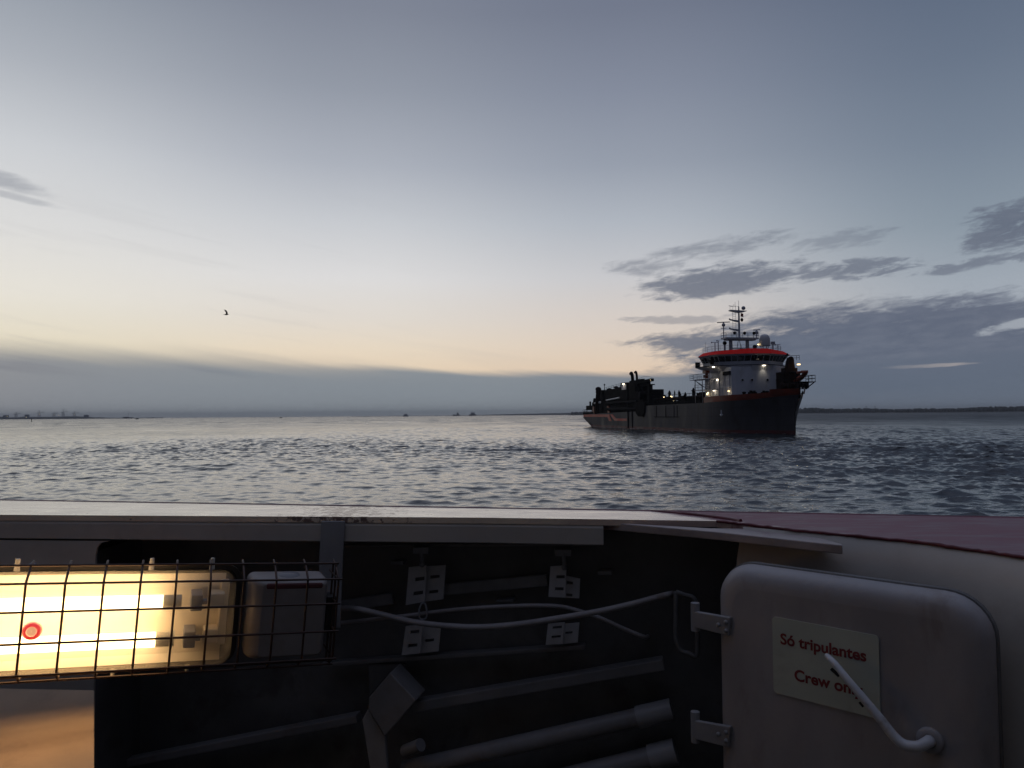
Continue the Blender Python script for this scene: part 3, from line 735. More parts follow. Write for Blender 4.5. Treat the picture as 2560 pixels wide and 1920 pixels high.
# accommodation block
ACC = MB()
ACC.prism([(24.6, -5.7), (31.9, -5.7), (31.9, -6.0), (37.4, -6.0), (38.0, -5.2), (38.3, -2.0), (38.3, 2.0), (38.0, 5.2), (37.4, 6.0), (24.6, 6.0)], 6.0, 13.05)
ACC = ACC.build('accommodation', M['ship_white'], SHIP)
def frontx(y): return interp([(-5.2, 38.0), (-2, 38.3), (2, 38.3), (5.2, 38.0)], y)
for y in (-4.0, -2.1, 1.15, 3.2):
    x = frontx(y); m = MB(); m.lathe([(0.34, 0.0), (0.34, 0.07), (0.25, 0.07), (0.25, 0.03)], (x, y, 10.42), 14, 'x'); f = m.build('porthole', M['ship_white'], ACC)
    m = MB(); m.lathe([(0.001, 0.05), (0.26, 0.05)], (x, y, 10.42), 12, 'x'); 
    m.build('porthole_glass', M['glass_dark'], ACC)
for x0, x1, z0, z1 in ((32.4, 33.9, 9.5, 10.4), (34.9, 36.4, 9.5, 10.4), (32.5, 33.7, 7.2, 9.1), (35.2, 36.2, 7.2, 9.1)):
    m = MB(); m.bx(x0, x1, -6.06, -6.0, z0, z1); m.build('louvre' if z0 > 9 else 'door', M['mast_grey'], ACC)
m = MB()
for x in (32.1, 34.3, 34.7, 36.8): m.tube([(x, -6.1, 6.6), (x, -6.1, 12.4)], 0.11, 6)
for z in (9.1, 11.0): m.bx(32, 37.2, -6.12, -6.0, z, z + 0.1)
m.build('side_pipes', M['ship_white'], ACC)
m = MB(); m.bx(34.4, 37.3, -6.35, -6.0, 11.5, 12.2); m.build('vent_box', M['ship_dark'], ACC)
for x0, x1, z0, z1 in ((28.9, 30.9, 8.9, 11.0), (26.0, 27.0, 6.6, 8.6)):
    m = MB(); m.bx(x0, x1, -5.76, -5.7, z0, z1); m.build('door', M['mast_grey'], ACC)
# open stair and side decks on the starboard side
m = MB(); m.bx(24.4, 32, -8.0, -5.7, 8.75, 8.87); m.bx(24.0, 32, -8.0, -5.7, 11.0, 11.12)
m.build('side_deck', M['mast_grey'], SHIP)
m = MB()
rail(m, [(24.0, -8, 11.12), (31.9, -8, 11.12)]); rail(m, [(24.4, -8, 8.87), (31.9, -8, 8.87)]); rail(m, [(24.0, -8, 11.12), (24.0, -5.7, 11.12)])
for x in (24.6, 28.2, 31.8): m.tube([(x, -7.9, 6.2), (x, -7.9, 11.0)], 0.09, 6)
m.tube([(24.4, -7.9, 11.0), (27, -6.2, 9.0)], 0.07, 5)
m.build('side_rail', M['rail_grey'], SHIP)
m = MB()
for i in range(9):
    u = i / 8; m.bx(28.0 + 2.6 * u - .15, 28.0 + 2.6 * u + .15, -7.3, -6.5, 8.9 + 2.1 * u, 8.97 + 2.1 * u)
for y in (-7.3, -6.5): m.tube([(28.0, y, 8.9), (30.6, y, 11.0)], 0.06, 5); m.tube([(28.0, y, 9.8), (30.6, y, 11.9)], 0.04, 5)
m.build('stair', M['mast_grey'], SHIP)
m = MB(); m.bx(22.6, 24.4, -8.2, -5.9, 10.98, 11.08); pl = m.build('lookout_platform', M['mast_grey'], SHIP)
m = MB(); rail(m, [(24.4, -8.2, 11.08), (22.6, -8.2, 11.08), (22.6, -5.9, 11.08)], 1.1, 3); m.tube([(22.7, -7, 11.0), (24.5, -6.2, 9.6)], 0.07, 5); m.build('platform_rail', M['rail_grey'], pl)
# small deck crane with orange jib on the side deck
m = MB(); m.tube([(29.3, -7.4, 11.1), (29.3, -7.4, 12.6)], 0.32, 8); m.box((29.0, -7.4, 12.45), (1.5, 0.9, 0.6)); m.tube([(29.4, -7.4, 12.2), (28.2, -7.5, 12.9)], 0.2, 6); m.box((28.6, -7.5, 11.6), (0.5, 0.5, 0.6)); m.build('davit', M['orange'], SHIP)

# bridge wing deck, tapered below
m = MB()
wing = [(27.5, -9.0), (31.6, -9.0), (34.6, -7.4), (38.5, -2.2), (38.5, 2.2), (34.6, 7.4), (31.6, 9.0), (27.5, 9.0)]
low = [(27.5, -6.1), (31.0, -6.1), (34.0, -6.02), (38.32, -2.05), (38.32, 2.05), (34.0, 6.02), (31.0, 6.1), (27.5, 6.1)]
vs = [(x, y, 12.35) for x, y in low] + [(x, y, 13.35) for x, y in wing]
n = len(low); m.add(vs, [(i, (i + 1) % n, n + (i + 1) % n, n + i) for i in range(n)] + [tuple(range(n, 2 * n))])
m.build('bridge_wing', M['ship_white'], SHIP)
m = MB(); m.prism([(x * 1.0 + 0.08, y * 1.012) for x, y in wing], 13.36, 13.48); m.build('wing_edge_shadow', M['ship_dark'], SHIP)  # dark strip stands in for the shadow line along the deck edge
# wheelhouse: lower panel, window band leaning outward, roof
base = [(28.0, -7.6), (32.2, -7.6), (34.2, -6.9), (37.6, -2.0), (37.6, 2.0), (34.2, 6.9), (32.2, 7.6), (28.0, 7.6)]
def off(poly, d):
    out = []
    for x, y in poly:
        out.append((x + (d if x > 30 else -d * 0.3), y + (d if y > 3 else -d if y < -3 else 0)))
    return out
WH = MB(); WH.prism(base, 13.48, 14.25); WH = WH.build('wheelhouse', M['ship_white'], SHIP)
topb = off(base, 0.55)
bs3 = [Vector((x, y, 14.25)) for x, y in base]; tp3 = [Vector((x, y, 15.3)) for x, y in topb]
m = MB()
for i in range(len(base)):
    j = (i + 1) % len(base)
    a, b, c_, d = bs3[i], bs3[j], tp3[j], tp3[i]
    L = (b - a).length; q = max(1, round(L / (1.25 if i != 3 else 1.35)))
    for k in range(q):
        u = k / q; fr_ = MB(); fr_.tube([a.lerp(b, u), d.lerp(c_, u)], 0.085, 4); fr_.build('window_post', M['mast_grey'], WH)
    for k in range(q):
        u0 = (k + 0.06) / q; u1 = (k + 0.94) / q
        if i == 7: continue
        zlo = -0.28 if i == 3 else 0.0
        g0, g1 = a.lerp(b, u0), a.lerp(b, u1); h1, h0 = d.lerp(c_, u1), d.lerp(c_, u0)
        n_ = (g1 - g0).cross(h0 - g0).normalized() * 0.02
        see = (i in (0, 6) and k in (0, 1)) or (i == 5 and k >= 1) or i == 6
        mm = MB(); mm.extr([g0, g1, h1, h0], n_)
        mm.build('window', M['glass_clear'] if see else M['glass_dark'], WH)
m = MB(); m.prism(off(base, -1.2), 14.26, 15.3)
m.build('bridge_interior', M['ship_dark'], WH)
m = MB(); n = len(base)
e0 = off(base, 0.58); e1 = off(base, 0.95)
vs = [(x, y, 15.28) for x, y in e0] + [(x, y, 15.62) for x, y in e1]
m.add(vs, [(i, (i + 1) % n, n + (i + 1) % n, n + i) for i in range(n)] + [tuple(reversed(range(n)))])
m.build('eave', M['mast_grey'], WH)
e1 = off(base, 1.0); e2 = off(base, 0.15)
m = MB()
vs = [(x, y, 15.62) for x, y in e1] + [(x - (0.5 if x > 36 else 0.0), y * 0.97, 16.42 + (0.28 if abs(y) < 3 and x > 36 else 0)) for x, y in e2]
m.add(vs, [(i, (i + 1) % n, n + (i + 1) % n, n + i) for i in range(n)] + [tuple(range(n, 2 * n)), tuple(reversed(range(n)))])
m.build('roof', M['roof_red'], WH)
m = MB(); rd_ = [((v[0] - 32) * 0.965 + 31.95, v[1] * 0.965, v[2] + 0.03) for v in vs[n:2 * n]]; m.extr(rd_, (0, 0, 0.02)); m.build('roof_bounce_cover', M['deck_green'], WH)  # unseen grey sheet added to keep red bounce off the mast
# roof top: rails, pedestals, radome, lights
RT = 16.45
m = MB(); rail(m, [(27.9, 7.5, RT), (32.2, 7.5, RT), (34.0, 6.6, RT), (36.3, 3.2, RT)], 1.0, 2, 0.03); rail(m, [(27.9, -7.5, RT), (32.2, -7.5, RT), (34.0, -6.6, RT), (36.3, -3.2, RT), (36.3, 3.2, RT)], 1.0, 2, 0.03); m.build('roof_rail', M['rail_grey'], SHIP)
def post(name, x, y, z0, z1, head, hs=0.35, r=0.1, mat='mast_grey'):
    m = MB(); m.tube([(x, y, z0), (x, y, z1)], r, 6)
    o = m.build(name, M[mat], SHIP)
    if head == 'ball': m = MB(); m.ball((x, y, z1), hs, 7); m.build('lamp_head', M['ship_dark'], o)
    if head == 'box': m = MB(); m.box((x, y, z1), (hs * 1.2, hs * 2, hs * 1.6)); m.build('lamp_head', M['mast_grey'], o)
    if head == 'vane': m = MB(); m.tube([(x, y - hs * 2, z1), (x, y + hs * 2, z1)], 0.06, 5); m.ball((x, y - hs * 2, z1), 0.16, 5); m.build('vane', M['mast_grey'], o)
    return o
post('roof_post', 33, -7.2, RT, 18.2, 'vane', 0.35)
post('roof_post', 33, -6.5, RT, 18.55, 'vane', 0.14)
post('searchlight', 33, -5.1, RT, 18.1, 'ball', 0.42, 0.22)
post('searchlight', 33, 5.4, RT, 18.2, 'box', 0.38, 0.16)
post('roof_post', 33, 6.5, RT, 17.9, 'vane', 0.3)
post('searchlight', 34, 0.9, RT, 17.3, 'ball', 0.45, 0.3, 'ship_dark')
post('whip_antenna', 30, -7.9, RT, 18.6, None, 0, 0.03)
m = MB(); m.lathe([(1.05, 17.6), (1.08, 18.4), (1.05, 19.1), (0.9, 19.6), (0.55, 19.92), (0.01, 20.02)], (33, 3.6, 0), 18); RD = m.build('radome', M['dome'], SHIP)
m = MB(); m.lathe([(0.01, 17.55), (1.12, 17.55), (1.12, 17.65), (1.0, 17.66)], (33, 3.6, 0), 16)
for a in range(6): m.tube([(33 + 0.85 * math.cos(a * 1.047), 3.6 + 0.85 * math.sin(a * 1.047), 17.58), (33 + 0.35 * math.cos(a * 1.047), 3.6 + 0.35 * math.sin(a * 1.047), 16.6)], 0.07, 5)
m.lathe([(0.4, 16.4), (0.35, 17.0), (0.01, 17.0)], (33, 3.6, 0), 10); m.build('pedestal', M['mast_grey'], RD)
m = MB(); m.tube([(33, 1.0, 16.6), (33, 2.0, 17.6)], 0.07, 5); m.tube([(33, 2.0, 17.6), (33, 2.3, 18.2)], 0.07, 5); m.build('lamp_bracket', M['mast_grey'], SHIP)
# main mast
MAST = MB()
for y in (-1.85, 1.85):
    MAST.tube([(29, y, RT), (29, y, 19.3)], [0.42, 0.36], 10)
    MAST.tube([(29, y * 0.75, 19.3), (29, y, 18.6)], 0.12, 5)
MAST.tube([(29, -1.8, 17.4), (29, 1.8, 17.4)], 0.1, 6)
for s_ in (-0.5, 0.5): MAST.tube([(29, s_ * 0.9, 17.4), (29, s_ * 0.2, 19.3)], 0.07, 5)
MAST.tube([(29, 0.1, 19.5), (29, 0.1, 25.2), (29, 0.1, 26.2)], [0.24, 0.17, 0.1], 8)
MAST.tube([(29, 0.1, 26.2), (29, 0.1, 27.4)], 0.04, 5)
MAST = MAST.build('mast', M['mast_grey'], SHIP)
m = MB(); m.prism([(27.9, -3.5), (30.1, -3.5), (30.1, 3.9), (27.9, 3.9)], 19.3, 19.62); m.prism([(28.2, -3.0), (29.8, -3.0), (29.8, 3.4), (28.2, 3.4)], 19.05, 19.3); m.build('mast_platform', M['mast_grey'], MAST)
m = MB(); rail(m, [(27.95, -3.45, 19.62), (30.05, -3.45, 19.62), (30.05, 3.85, 19.62), (27.95, 3.85, 19.62), (27.95, -3.45, 19.62)], 1.05, 2, 0.03, 1.2); m.build('platform_rail', M['rail_grey'], MAST)
for z, y0 in ((21.35, -1.95), (23.25, -1.95)):
    m = MB(); m.extr([(28.85, 0.1, z - 0.45), (28.85, 0.1, z + 0.0), (28.85, y0, z + 0.25), (28.85, y0, z + 0.02)], (0.3, 0, 0)); m.ball((29, y0 - 0.05, z + 0.25), 0.17, 6); m.build('crosstree', M['mast_grey'], MAST)
m = MB(); m.extr([(28.5, -1.95, 25.2), (28.5, 0.1, 24.85), (28.5, 1.0, 24.95), (28.5, 1.65, 25.15), (28.5, 1.65, 25.25), (28.5, -1.95, 25.4)], (1.0, 0, 0)); m.build('top_platform', M['mast_grey'], MAST)
m = MB(); rail(m, [(29, -1.85, 25.35), (29, 0, 25.3)], 0.9, 1, 0.03, 0.6); m.tube([(29, -0.7, 26), (29, -0.7, 27.1)], 0.035, 4); m.tube([(29, -1.0, 26), (29, -1.0, 26.6)], 0.035, 4); m.tube([(29, -2.1, 26.3), (29, -1.3, 26.15)], 0.06, 4); m.build('antenna', M['mast_grey'], MAST)
m = MB(); m.ball((29, 1.15, 25.85), 0.42, 8); m.build('small_dome', M['mast_grey'], MAST)
m = MB()
for y in (-1.25, -0.55): m.tube([(28.9, y, 19.6), (28.9, y, 25.0)], 0.035, 4)
for i in range(14): m.tube([(28.9, -1.25, 20 + i * 0.37), (28.9, -0.55, 20 + i * 0.37)], 0.025, 4)
m.build('ladder', M['mast_grey'], MAST)
m = MB(); m.add([(29.3, 0.35, 24.75), (29.3, 0.95, 24.65), (29.35, 0.9, 23.9), (29.28, 0.35, 24.05)], [(0, 1, 2, 3)]); m.build('flag', M['flag_red'], MAST)
m = MB(); m.ball((29.3, 0.6, 23.35), (0.3, 0.3, 0.4), 7); m.tube([(29.3, 0.6, 23.4), (29.3, 0.6, 24.9)], 0.02, 4); m.build('day_shape', M['ship_dark'], MAST)
for y in (-1.45, 0.75, 2.85):
    m = MB(); m.ball((30.1, y, 20.5), 0.34, 7); m.build('mast_light', M['ship_dark'], MAST)
def radar(y, z0, zt, L):
    m = MB(); m.tube([(29.2, y, z0), (29.2, y, zt - 0.9)], 0.12, 6); m.tube([(29.2, y - 0.6, zt - 1.25), (29.2, y + 0.6, zt - 1.25)], 0.06, 5); m.lathe([(0.01, zt - 0.95), (0.34, zt - 0.8), (0.36, zt - 0.4), (0.15, zt - 0.2), (0.12, zt - 0.05)], (29.2, y, 0), 10)
    o = m.build('radar', M['mast_grey'], MAST)
    m = MB(); m.box((29.2, y, zt), (0.25, L, 0.17), Matrix.Rotation(R(3), 3, 'X')); m.build('radar_scanner', M['mast_grey'], o)
radar(-3.45, 19.6, 22.8, 2.8); radar(3.9, 19.6, 21.3, 1.5)

# lamps that are lit on the ship
def bulkhead(x, y, z, s=(0.3, 0.5, 0.22), mat='lamp_white', pw=0.0, name='deck_lamp'):
    m = MB(); m.box((x, y, z), (s[0] * 0.6, s[1] * 0.62, s[2] * 0.62)); o = m.build(name, M[mat], SHIP)
    if pw:
        ld = bpy.data.lights.new('lamp_light', 'POINT'); ld.energy = pw; ld.color = (1, 0.88, 0.66); ld.shadow_soft_size = 0.2
        lo = bpy.data.objects.new('lamp_light', ld); col.objects.link(lo); lo.parent = o; lo.location = (x + (0.5 if 0 else 0), y - 0.45 if y < -5 else y, z - 0.35)
    return o
bulkhead(33.6, -7.9, 13.2, (0.7, 0.5, 0.26), pw=7.7)
b_ = bulkhead(38.7, 0.3, 13.25, (0.5, 0.75, 0.22))
ld = bpy.data.lights.new('floodlight', 'SPOT'); ld.energy = 30; ld.spot_size = R(80); ld.spot_blend = 0.9; ld.color = (1, 0.9, 0.7); ld.shadow_soft_size = 0.15
lo = bpy.data.objects.new('floodlight', ld); col.objects.link(lo); lo.parent = b_; lo.location = (39.25, 0.2, 12.9); lo.rotation_euler = Vector((0.75, 0, 1)).to_track_quat('Z', 'Y').to_euler()
bulkhead(31.2, -6.0, 10.75, (0.75, 0.3, 0.5), pw=14.3)
bulkhead(29.5, -6.0, 8.6, (0.8, 0.3, 0.2), pw=6.6)
bulkhead(26.5, -6.1, 8.0, (0.6, 0.3, 0.5), 'lamp_yellow', pw=5.5)
bulkhead(26.9, -6.1, 8.25, (0.3, 0.3, 0.2))
bulkhead(36.8, -6.3, 8.3, (0.6, 0.3, 0.32), 'lamp_yellow', pw=8.8)
bulkhead(33, 2.2, 17.85, (0.3, 0.45, 0.4), 'lamp_yellow')
for x, z, mt in ((0.75, 6.65, 'lamp_white'), (6.3, 8.05, 'lamp_yellow'), (6.9, 7.9, 'lamp_small'), (1.9, 7.96, 'lamp_small'), (9.1, 6.75, 'lamp_white'), (8.0, 6.87, 'lamp_small'), (19.8, 6.72, 'lamp_white'), (-8.4, 7.4, 'lamp_small')):
    bulkhead(x, -6.0, z, (0.45, 0.25, 0.24), mt)
bulkhead(-42.9, -6.6, 6.35, (0.8, 0.3, 0.32), 'lamp_yellow', pw=4.4)

fo = MB(); rf = random.Random(4)
def flake(cx, cy, L, W):
    n = 7; fo.add([(cx + L * math.cos(6.283 * j / n) * rf.uniform(.6, 1.1), cy + W * math.sin(6.283 * j / n) * rf.uniform(.6, 1.1), 0.13 + rf.uniform(0, .05)) for j in range(n)], [tuple(range(n))])
for i in range(150):
    x = rf.uniform(-50, 49.5); y = -hullp(x, 0.1)[1] - abs(rf.gauss(0.15, 0.25)); flake(x, y, rf.uniform(.2, .7), rf.uniform(.08, .22))
for i in range(260):
    d = rf.random() ** 1.4 * 42; flake(-51 - d, rf.gauss(-4, 2.5 + d * 0.08), rf.uniform(.3, 1.2), rf.uniform(.2, .6))
FO = fo.build('foam', M['foam']); FO.matrix_world = Matrix.Translation(SHIP.location) @ Matrix.Rotation(R(-79.7705), 4, 'Z'); FO['kind'] = 'stuff'; FO['label'] = 'broken foam along the dredger waterline and in its wake'
# wing boxes
m = MB(); m.box((27.6, -8.6, 14.0), (0.6, 0.8, 1.1)); m.tube([(27.8, -8.6, 13.4), (27.8, -8.6, 14.0)], 0.08, 5); m.build('floodlight_box', M['ship_dark'], SHIP)
m = MB(); m.box((33.2, -8.0, 14.2), (0.5, 0.6, 0.95)); m.build('floodlight_box', M['ship_dark'], SHIP)
m = MB(); rail(m, [(27.6, -8.9, 13.48), (31.6, -8.9, 13.48), (34.4, -7.4, 13.48)], 0.95, 2, 0.03); rail(m, [(27.6, 8.9, 13.48), (31.6, 8.9, 13.48), (34.4, 7.4, 13.48)], 0.95, 2, 0.03); m.build('wing_rail', M['rail_grey'], SHIP)

# foredeck machinery to port: dark tower, bow coupling, platform
m = MB()
m.prism([(41.3, 1.3), (43.8, 1.3), (43.8, 4.9), (41.3, 4.9)], 6.6, 11.7)
m.prism([(41.8, 2.1), (43.4, 2.1), (43.4, 4.6), (41.8, 4.6)], 11.7, 12.5)
m.extr([(42, 2.7, 12.5), (42, 4.3, 12.5), (42, 4.0, 14.4), (42, 3.2, 14.4)], (1.1, 0, 0))
m.lathe([(0.01, 14.75), (0.45, 14.6), (0.62, 14.0), (0.62, 13.2), (0.5, 13.0)], (42.6, 3.7, 0), 12)
m.tube([(43.9, 1.6, 6.8), (43.9, 1.6, 11.5)], 0.25, 8); m.tube([(44, 4.2, 6.8), (44, 4.2, 10.5)], 0.35, 8)
m.tube([(44.1, 2.0, 9.0), (44.1, 4.6, 10.2)], 0.22, 7)
TW = m.build('winch_tower', M['ship_brown'], SHIP)
m = MB(); rail(m, [(42, 2.4, 14.0), (42.6, 4.9, 14.0), (43.6, 4.9, 14.0)], 0.9, 2, 0.04, 0.8); m.extr([(42.5, 2.6, 14.9), (42.5, 3.1, 15.4), (42.5, 3.4, 14.9)], (0.05, 0, 0)); m.build('tower_rail', M['ship_dark'], TW)
b_ = bulkhead(43.4, 4.85, 13.15, (0.5, 0.8, 0.32), 'lamp_yellow', pw=0)
ld = bpy.data.lights.new('lamp_light', 'POINT'); ld.energy = 26; ld.color = (1, 0.72, 0.4); ld.shadow_soft_size = 0.2
lo = bpy.data.objects.new('lamp_light', ld); col.objects.link(lo); lo.parent = b_; lo.location = (44.3, 4.9, 12.7)
m = MB(); m.tube(smooth_path([(44.5, 3.6, 9.8), (46, 3.2, 10.2), (47.6, 3.0, 10.6), (48.4, 3.1, 11.1), (48.6, 3.1, 11.5)], 4), [0.5] * 8 + [0.42] * 9, 10)
m.lathe([(0.62, 0.0), (0.62, 0.5), (0.01, 0.5)], (48.3, 3.1, 11.2), 12); m.tube([(47.6, 2.0, 11.35), (47.6, 3.8, 11.55)], 0.24, 7)
m.build('bow_coupling', M['orange'], SHIP)
m = MB(); m.tube(smooth_path([(45.5, 3.1, 10.2), (45.6, 3.0, 11.3), (45.6, 2.4, 11.5), (45.6, 1.6, 11.4)], 4), 0.2, 7); m.build('hydraulic_pipe', M['ship_dark'], SHIP)
m = MB()
for i in range(3): m.lathe([(0.01, -0.9), (0.75, -0.9), (0.75, -0.8), (0.45, -0.75), (0.45, 0.75), (0.75, 0.8), (0.75, 0.9), (0.01, 0.9)], (45.0 + i * 1.4, 1.2 + 0.8 * i, 9.0), 12, 'y')
m.build('windlass', M['ship_brown'], SHIP)
BP = MB(); BP.prism([(50.2, -2.2), (54.6, -1.4), (54.6, 1.4), (50.2, 2.2)], 9.3, 9.42)
for y in (-1.2, 0, 1.2):
    for x in (50.6, 51.6, 52.6): BP.tube([(x, y, 8.28), (x, y, 9.3)], 0.09, 5)
    BP.tube([(54.4, y, 9.3), (52.8, y * 0.6, 8.3)], 0.1, 5)
BP = BP.build('bow_platform', M['ship_dark'], SHIP)
m = MB(); rail(m, [(50.3, -2.1, 9.42), (54.5, -1.35, 9.42), (54.5, 1.35, 9.42), (50.3, 2.1, 9.42)], 1.1, 2, 0.05, 1.1); m.build('platform_rail', M['ship_dark'], BP)
for x in (41, 43, 45.5):
    m = MB(); m.lathe([(0.01, 8.1), (0.42, 8.0), (0.3, 7.7), (0.28, 6.6)], (x, -5.2 + (x - 41) * 0.5, 0), 10); m.build('mooring_bitt', M['ship_dark'], SHIP)
for x, y in ((39.6, -3), (39.6, -1), (40.2, -4.0)):
    m = MB(); m.bx(x, x + 0.8, y, y + 0.8, 6.6, 8.0); m.bx(x + 0.2, x + 0.6, y + 0.2, y + 0.6, 8.0, 8.3); m.build('deck_locker', M['ship_dark'], SHIP)

# cargo deck: coaming, rails, vent posts, pump house
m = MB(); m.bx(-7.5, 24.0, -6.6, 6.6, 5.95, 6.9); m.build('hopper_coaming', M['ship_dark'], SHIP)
m = MB(); rail(m, [(-7.8, -7.8, 6.0), (24.0, -7.8, 6.0)], 1.1, 2, 0.045, 1.5); rail(m, [(-8, -6.2, 6.9), (22, -6.2, 6.9)], 1.5, 2, 0.05, 2.2); rail(m, [(-8, 5.5, 6.9), (22, 5.5, 6.9)], 1.5, 2, 0.05, 2.0); m.build('deck_rail', M['ship_dark'], SHIP)
for x, z1, r in ((0.5, 9.6, 0.34), (3.75, 9.55, 0.16), (6.4, 9.5, 0.24), (7.0, 9.1, 0.2), (10.1, 8.9, 0.3), (14.7, 9.75, 0.36), (-2.8, 8.7, 0.3), (-8.9, 8.6, 0.34)):
    m = MB(); m.tube([(x, -4, 6.8), (x, -4, z1 - 0.5), (x, -4, z1)], [r, r, r * 0.3], 8); m.lathe([(r * 1.5, z1 - 0.75), (r * 1.5, z1 - 0.6), (0.01, z1 - 0.55)], (x, -4, 0), 8); m.build('vent_post', M['ship_dark'], SHIP)
m = MB()
rr_ = random.Random(11)
for i in range(46):
    x = rr_.uniform(-8, 22); y = rr_.uniform(-6.2, 3); h = rr_.uniform(0.4, 1.3)
    if i % 3 == 0: m.lathe([(0.01, 6.9 + h), (0.5, 6.9 + h), (0.5, 6.8 + h), (0.18, 6.7 + h), (0.18, 6.85)], (x, y, 0), 8)
    else: m.bx(x, x + rr_.uniform(0.4, 1.3), y, y + rr_.uniform(0.4, 1.0), 6.85, 6.9 + h)
m.build('deck_fittings', M['ship_dark'], SHIP)
m = MB(); m.tube([(-8, -5.4, 7.4), (23, -5.4, 7.5)], 0.42, 8); m.tube([(-8, 4.6, 7.7), (23, 4.6, 7.7)], 0.5, 8); m.build('discharge_pipe', M['ship_brown'], SHIP)
m = MB(); m.bx(19.0, 24.2, -5.2, -1.0, 6.9, 8.45); m.bx(20, 23.8, -5.0, -1.2, 8.45, 8.6); m.build('pump_house', M['ship_brown'], SHIP)

# aft: engine casing, funnels, gantries, suction pipe, stern gear (all dark against the sky)
m = MB()
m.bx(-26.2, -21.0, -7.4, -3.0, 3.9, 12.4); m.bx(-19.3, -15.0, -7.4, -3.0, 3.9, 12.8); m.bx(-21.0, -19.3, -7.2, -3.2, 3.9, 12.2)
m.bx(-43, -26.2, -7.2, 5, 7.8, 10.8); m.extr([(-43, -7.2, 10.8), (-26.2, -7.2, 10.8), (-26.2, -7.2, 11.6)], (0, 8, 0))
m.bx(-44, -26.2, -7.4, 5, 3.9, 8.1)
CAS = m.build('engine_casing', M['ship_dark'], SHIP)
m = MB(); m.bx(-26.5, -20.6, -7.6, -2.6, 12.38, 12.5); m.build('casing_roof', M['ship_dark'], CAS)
m = MB(); m.bx(-25.6, -21.8, -7.48, -7.4, 10.6, 12.0); m.build('casing_panel', M['mast_grey'], CAS)
bulkhead(-23.6, -7.6, 12.15, (2.3, 0.3, 0.3), 'lamp_white', pw=16.5)
m = MB(); rail(m, [(-43, -7.1, 10.8), (-34, -7.1, 11.3), (-26.2, -7.1, 11.6)], 0.9, 2, 0.035, 2.0); m.build('casing_rail', M['ship_dark'], CAS)
for x, r, zt in ((-20.4, 0.44, 15.0), (-16.9, 0.31, 15.15)):
    m = MB(); m.tube(smooth_path([(x + 0.4, -6.2, 12.0), (x + 0.35, -6.2, 13.4), (x, -6.2, zt - 0.5), (x - 0.55, -6.2, zt - 0.02), (x - 1.1, -6.2, zt - 0.2)], 5), r, 12); m.build('funnel', M['ship_dark'], SHIP)
m = MB(); m.lathe([(0.01, 11.6), (0.75, 11.4), (0.8, 11.0), (0.45, 10.9), (0.45, 10.2)], (-39.8, -6.5, 0), 10); m.build('ventilator', M['ship_dark'], SHIP)
m = MB(); m.lathe([(0.01, 12.0), (0.65, 11.8), (0.7, 11.5), (0.4, 11.4), (0.4, 10.6)], (-33.6, -6.5, 0), 10); m.build('ventilator', M['ship_dark'], SHIP)
m = MB(); m.tube([(-43, -7, 7.9), (-43, -7, 13.0)], 0.09, 5); m.ball((-43, -7, 12.7), 0.25, 5); m.build('whip_antenna', M['ship_dark'], SHIP)
m = MB(); m.tube([(-38.8, -7.75, 8.0), (-26.8, -7.75, 8.45)], 0.22, 8); m.build('suction_pipe', M['ship_pale'], SHIP)
m = MB(); m.tube([(-39, -7.7, 7.0), (-12, -7.7, 7.2)], 0.42, 10); m.tube([(-40, -7.7, 5.4), (-9, -7.7, 5.2)], 0.5, 10); m.build('drag_pipe', M['ship_dark'], SHIP)
# gantry forward of the casing
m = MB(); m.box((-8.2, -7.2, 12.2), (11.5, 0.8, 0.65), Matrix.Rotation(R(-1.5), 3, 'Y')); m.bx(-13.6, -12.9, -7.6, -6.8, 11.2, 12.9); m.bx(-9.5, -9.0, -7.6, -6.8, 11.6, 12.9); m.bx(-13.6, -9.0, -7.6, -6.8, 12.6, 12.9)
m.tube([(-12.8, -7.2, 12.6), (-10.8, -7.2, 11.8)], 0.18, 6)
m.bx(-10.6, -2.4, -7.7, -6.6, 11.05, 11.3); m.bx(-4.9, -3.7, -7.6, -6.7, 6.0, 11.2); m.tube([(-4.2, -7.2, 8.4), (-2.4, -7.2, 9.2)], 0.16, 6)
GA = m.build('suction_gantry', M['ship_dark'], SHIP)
m = MB(); rail(m, [(-6.5, -7.5, 9.1), (-2.0, -7.5, 9.1)], 2.0, 3, 0.06, 1.3); m.tube([(-1.9, -7.5, 6.2), (-1.9, -7.5, 9.3)], 0.08, 5); m.bx(-6.5, -1.9, -7.7, -6.6, 9.0, 9.12); m.tube(smooth_path([(-13, -7.2, 12.9), (-9, -7.2, 13.4), (-4, -7.2, 13.2), (-2, -7.2, 12.4)], 4), 0.03, 4); m.build('gantry_rail', M['ship_dark'], GA)
m = MB(); m.bx(-2.9, -2.6, -7.6, -7.3, 12.1, 12.4); m.build('gantry_lamp', M['lamp_small'], GA)
m = MB(); m.prism([(-14.8, -7.8), (-7.6, -7.8), (-7.6, -5), (-14.8, -5)], 3.9, 7.6); m.extr([(-14.6, -7.6, 7.6), (-8.6, -7.6, 7.6), (-10.4, -7.6, 8.9), (-12.0, -7.6, 9.6), (-14.6, -7.6, 9.8)], (0, 2, 0)); m.lathe([(0.01, -0.8), (1.1, -0.8), (1.1, 0.8), (0.01, 0.8)], (-9.6, -7.2, 8.6), 14, 'y')
m.tube([(-14.4, -7.4, 9.8), (-13.2, -7.4, 11.4)], 0.22, 6); m.tube([(-12.4, -7.4, 9.4), (-9.8, -7.4, 11.2)], 0.16, 6); m.tube([(-8.6, -7.4, 8.4), (-9.8, -7.4, 11.2)], 0.14, 6); m.tube([(-11.5, -7.0, 9.2), (-10.8, -7.0, 10.4)], 0.4, 8)
m.build('winch_house', M['ship_dark'], SHIP)
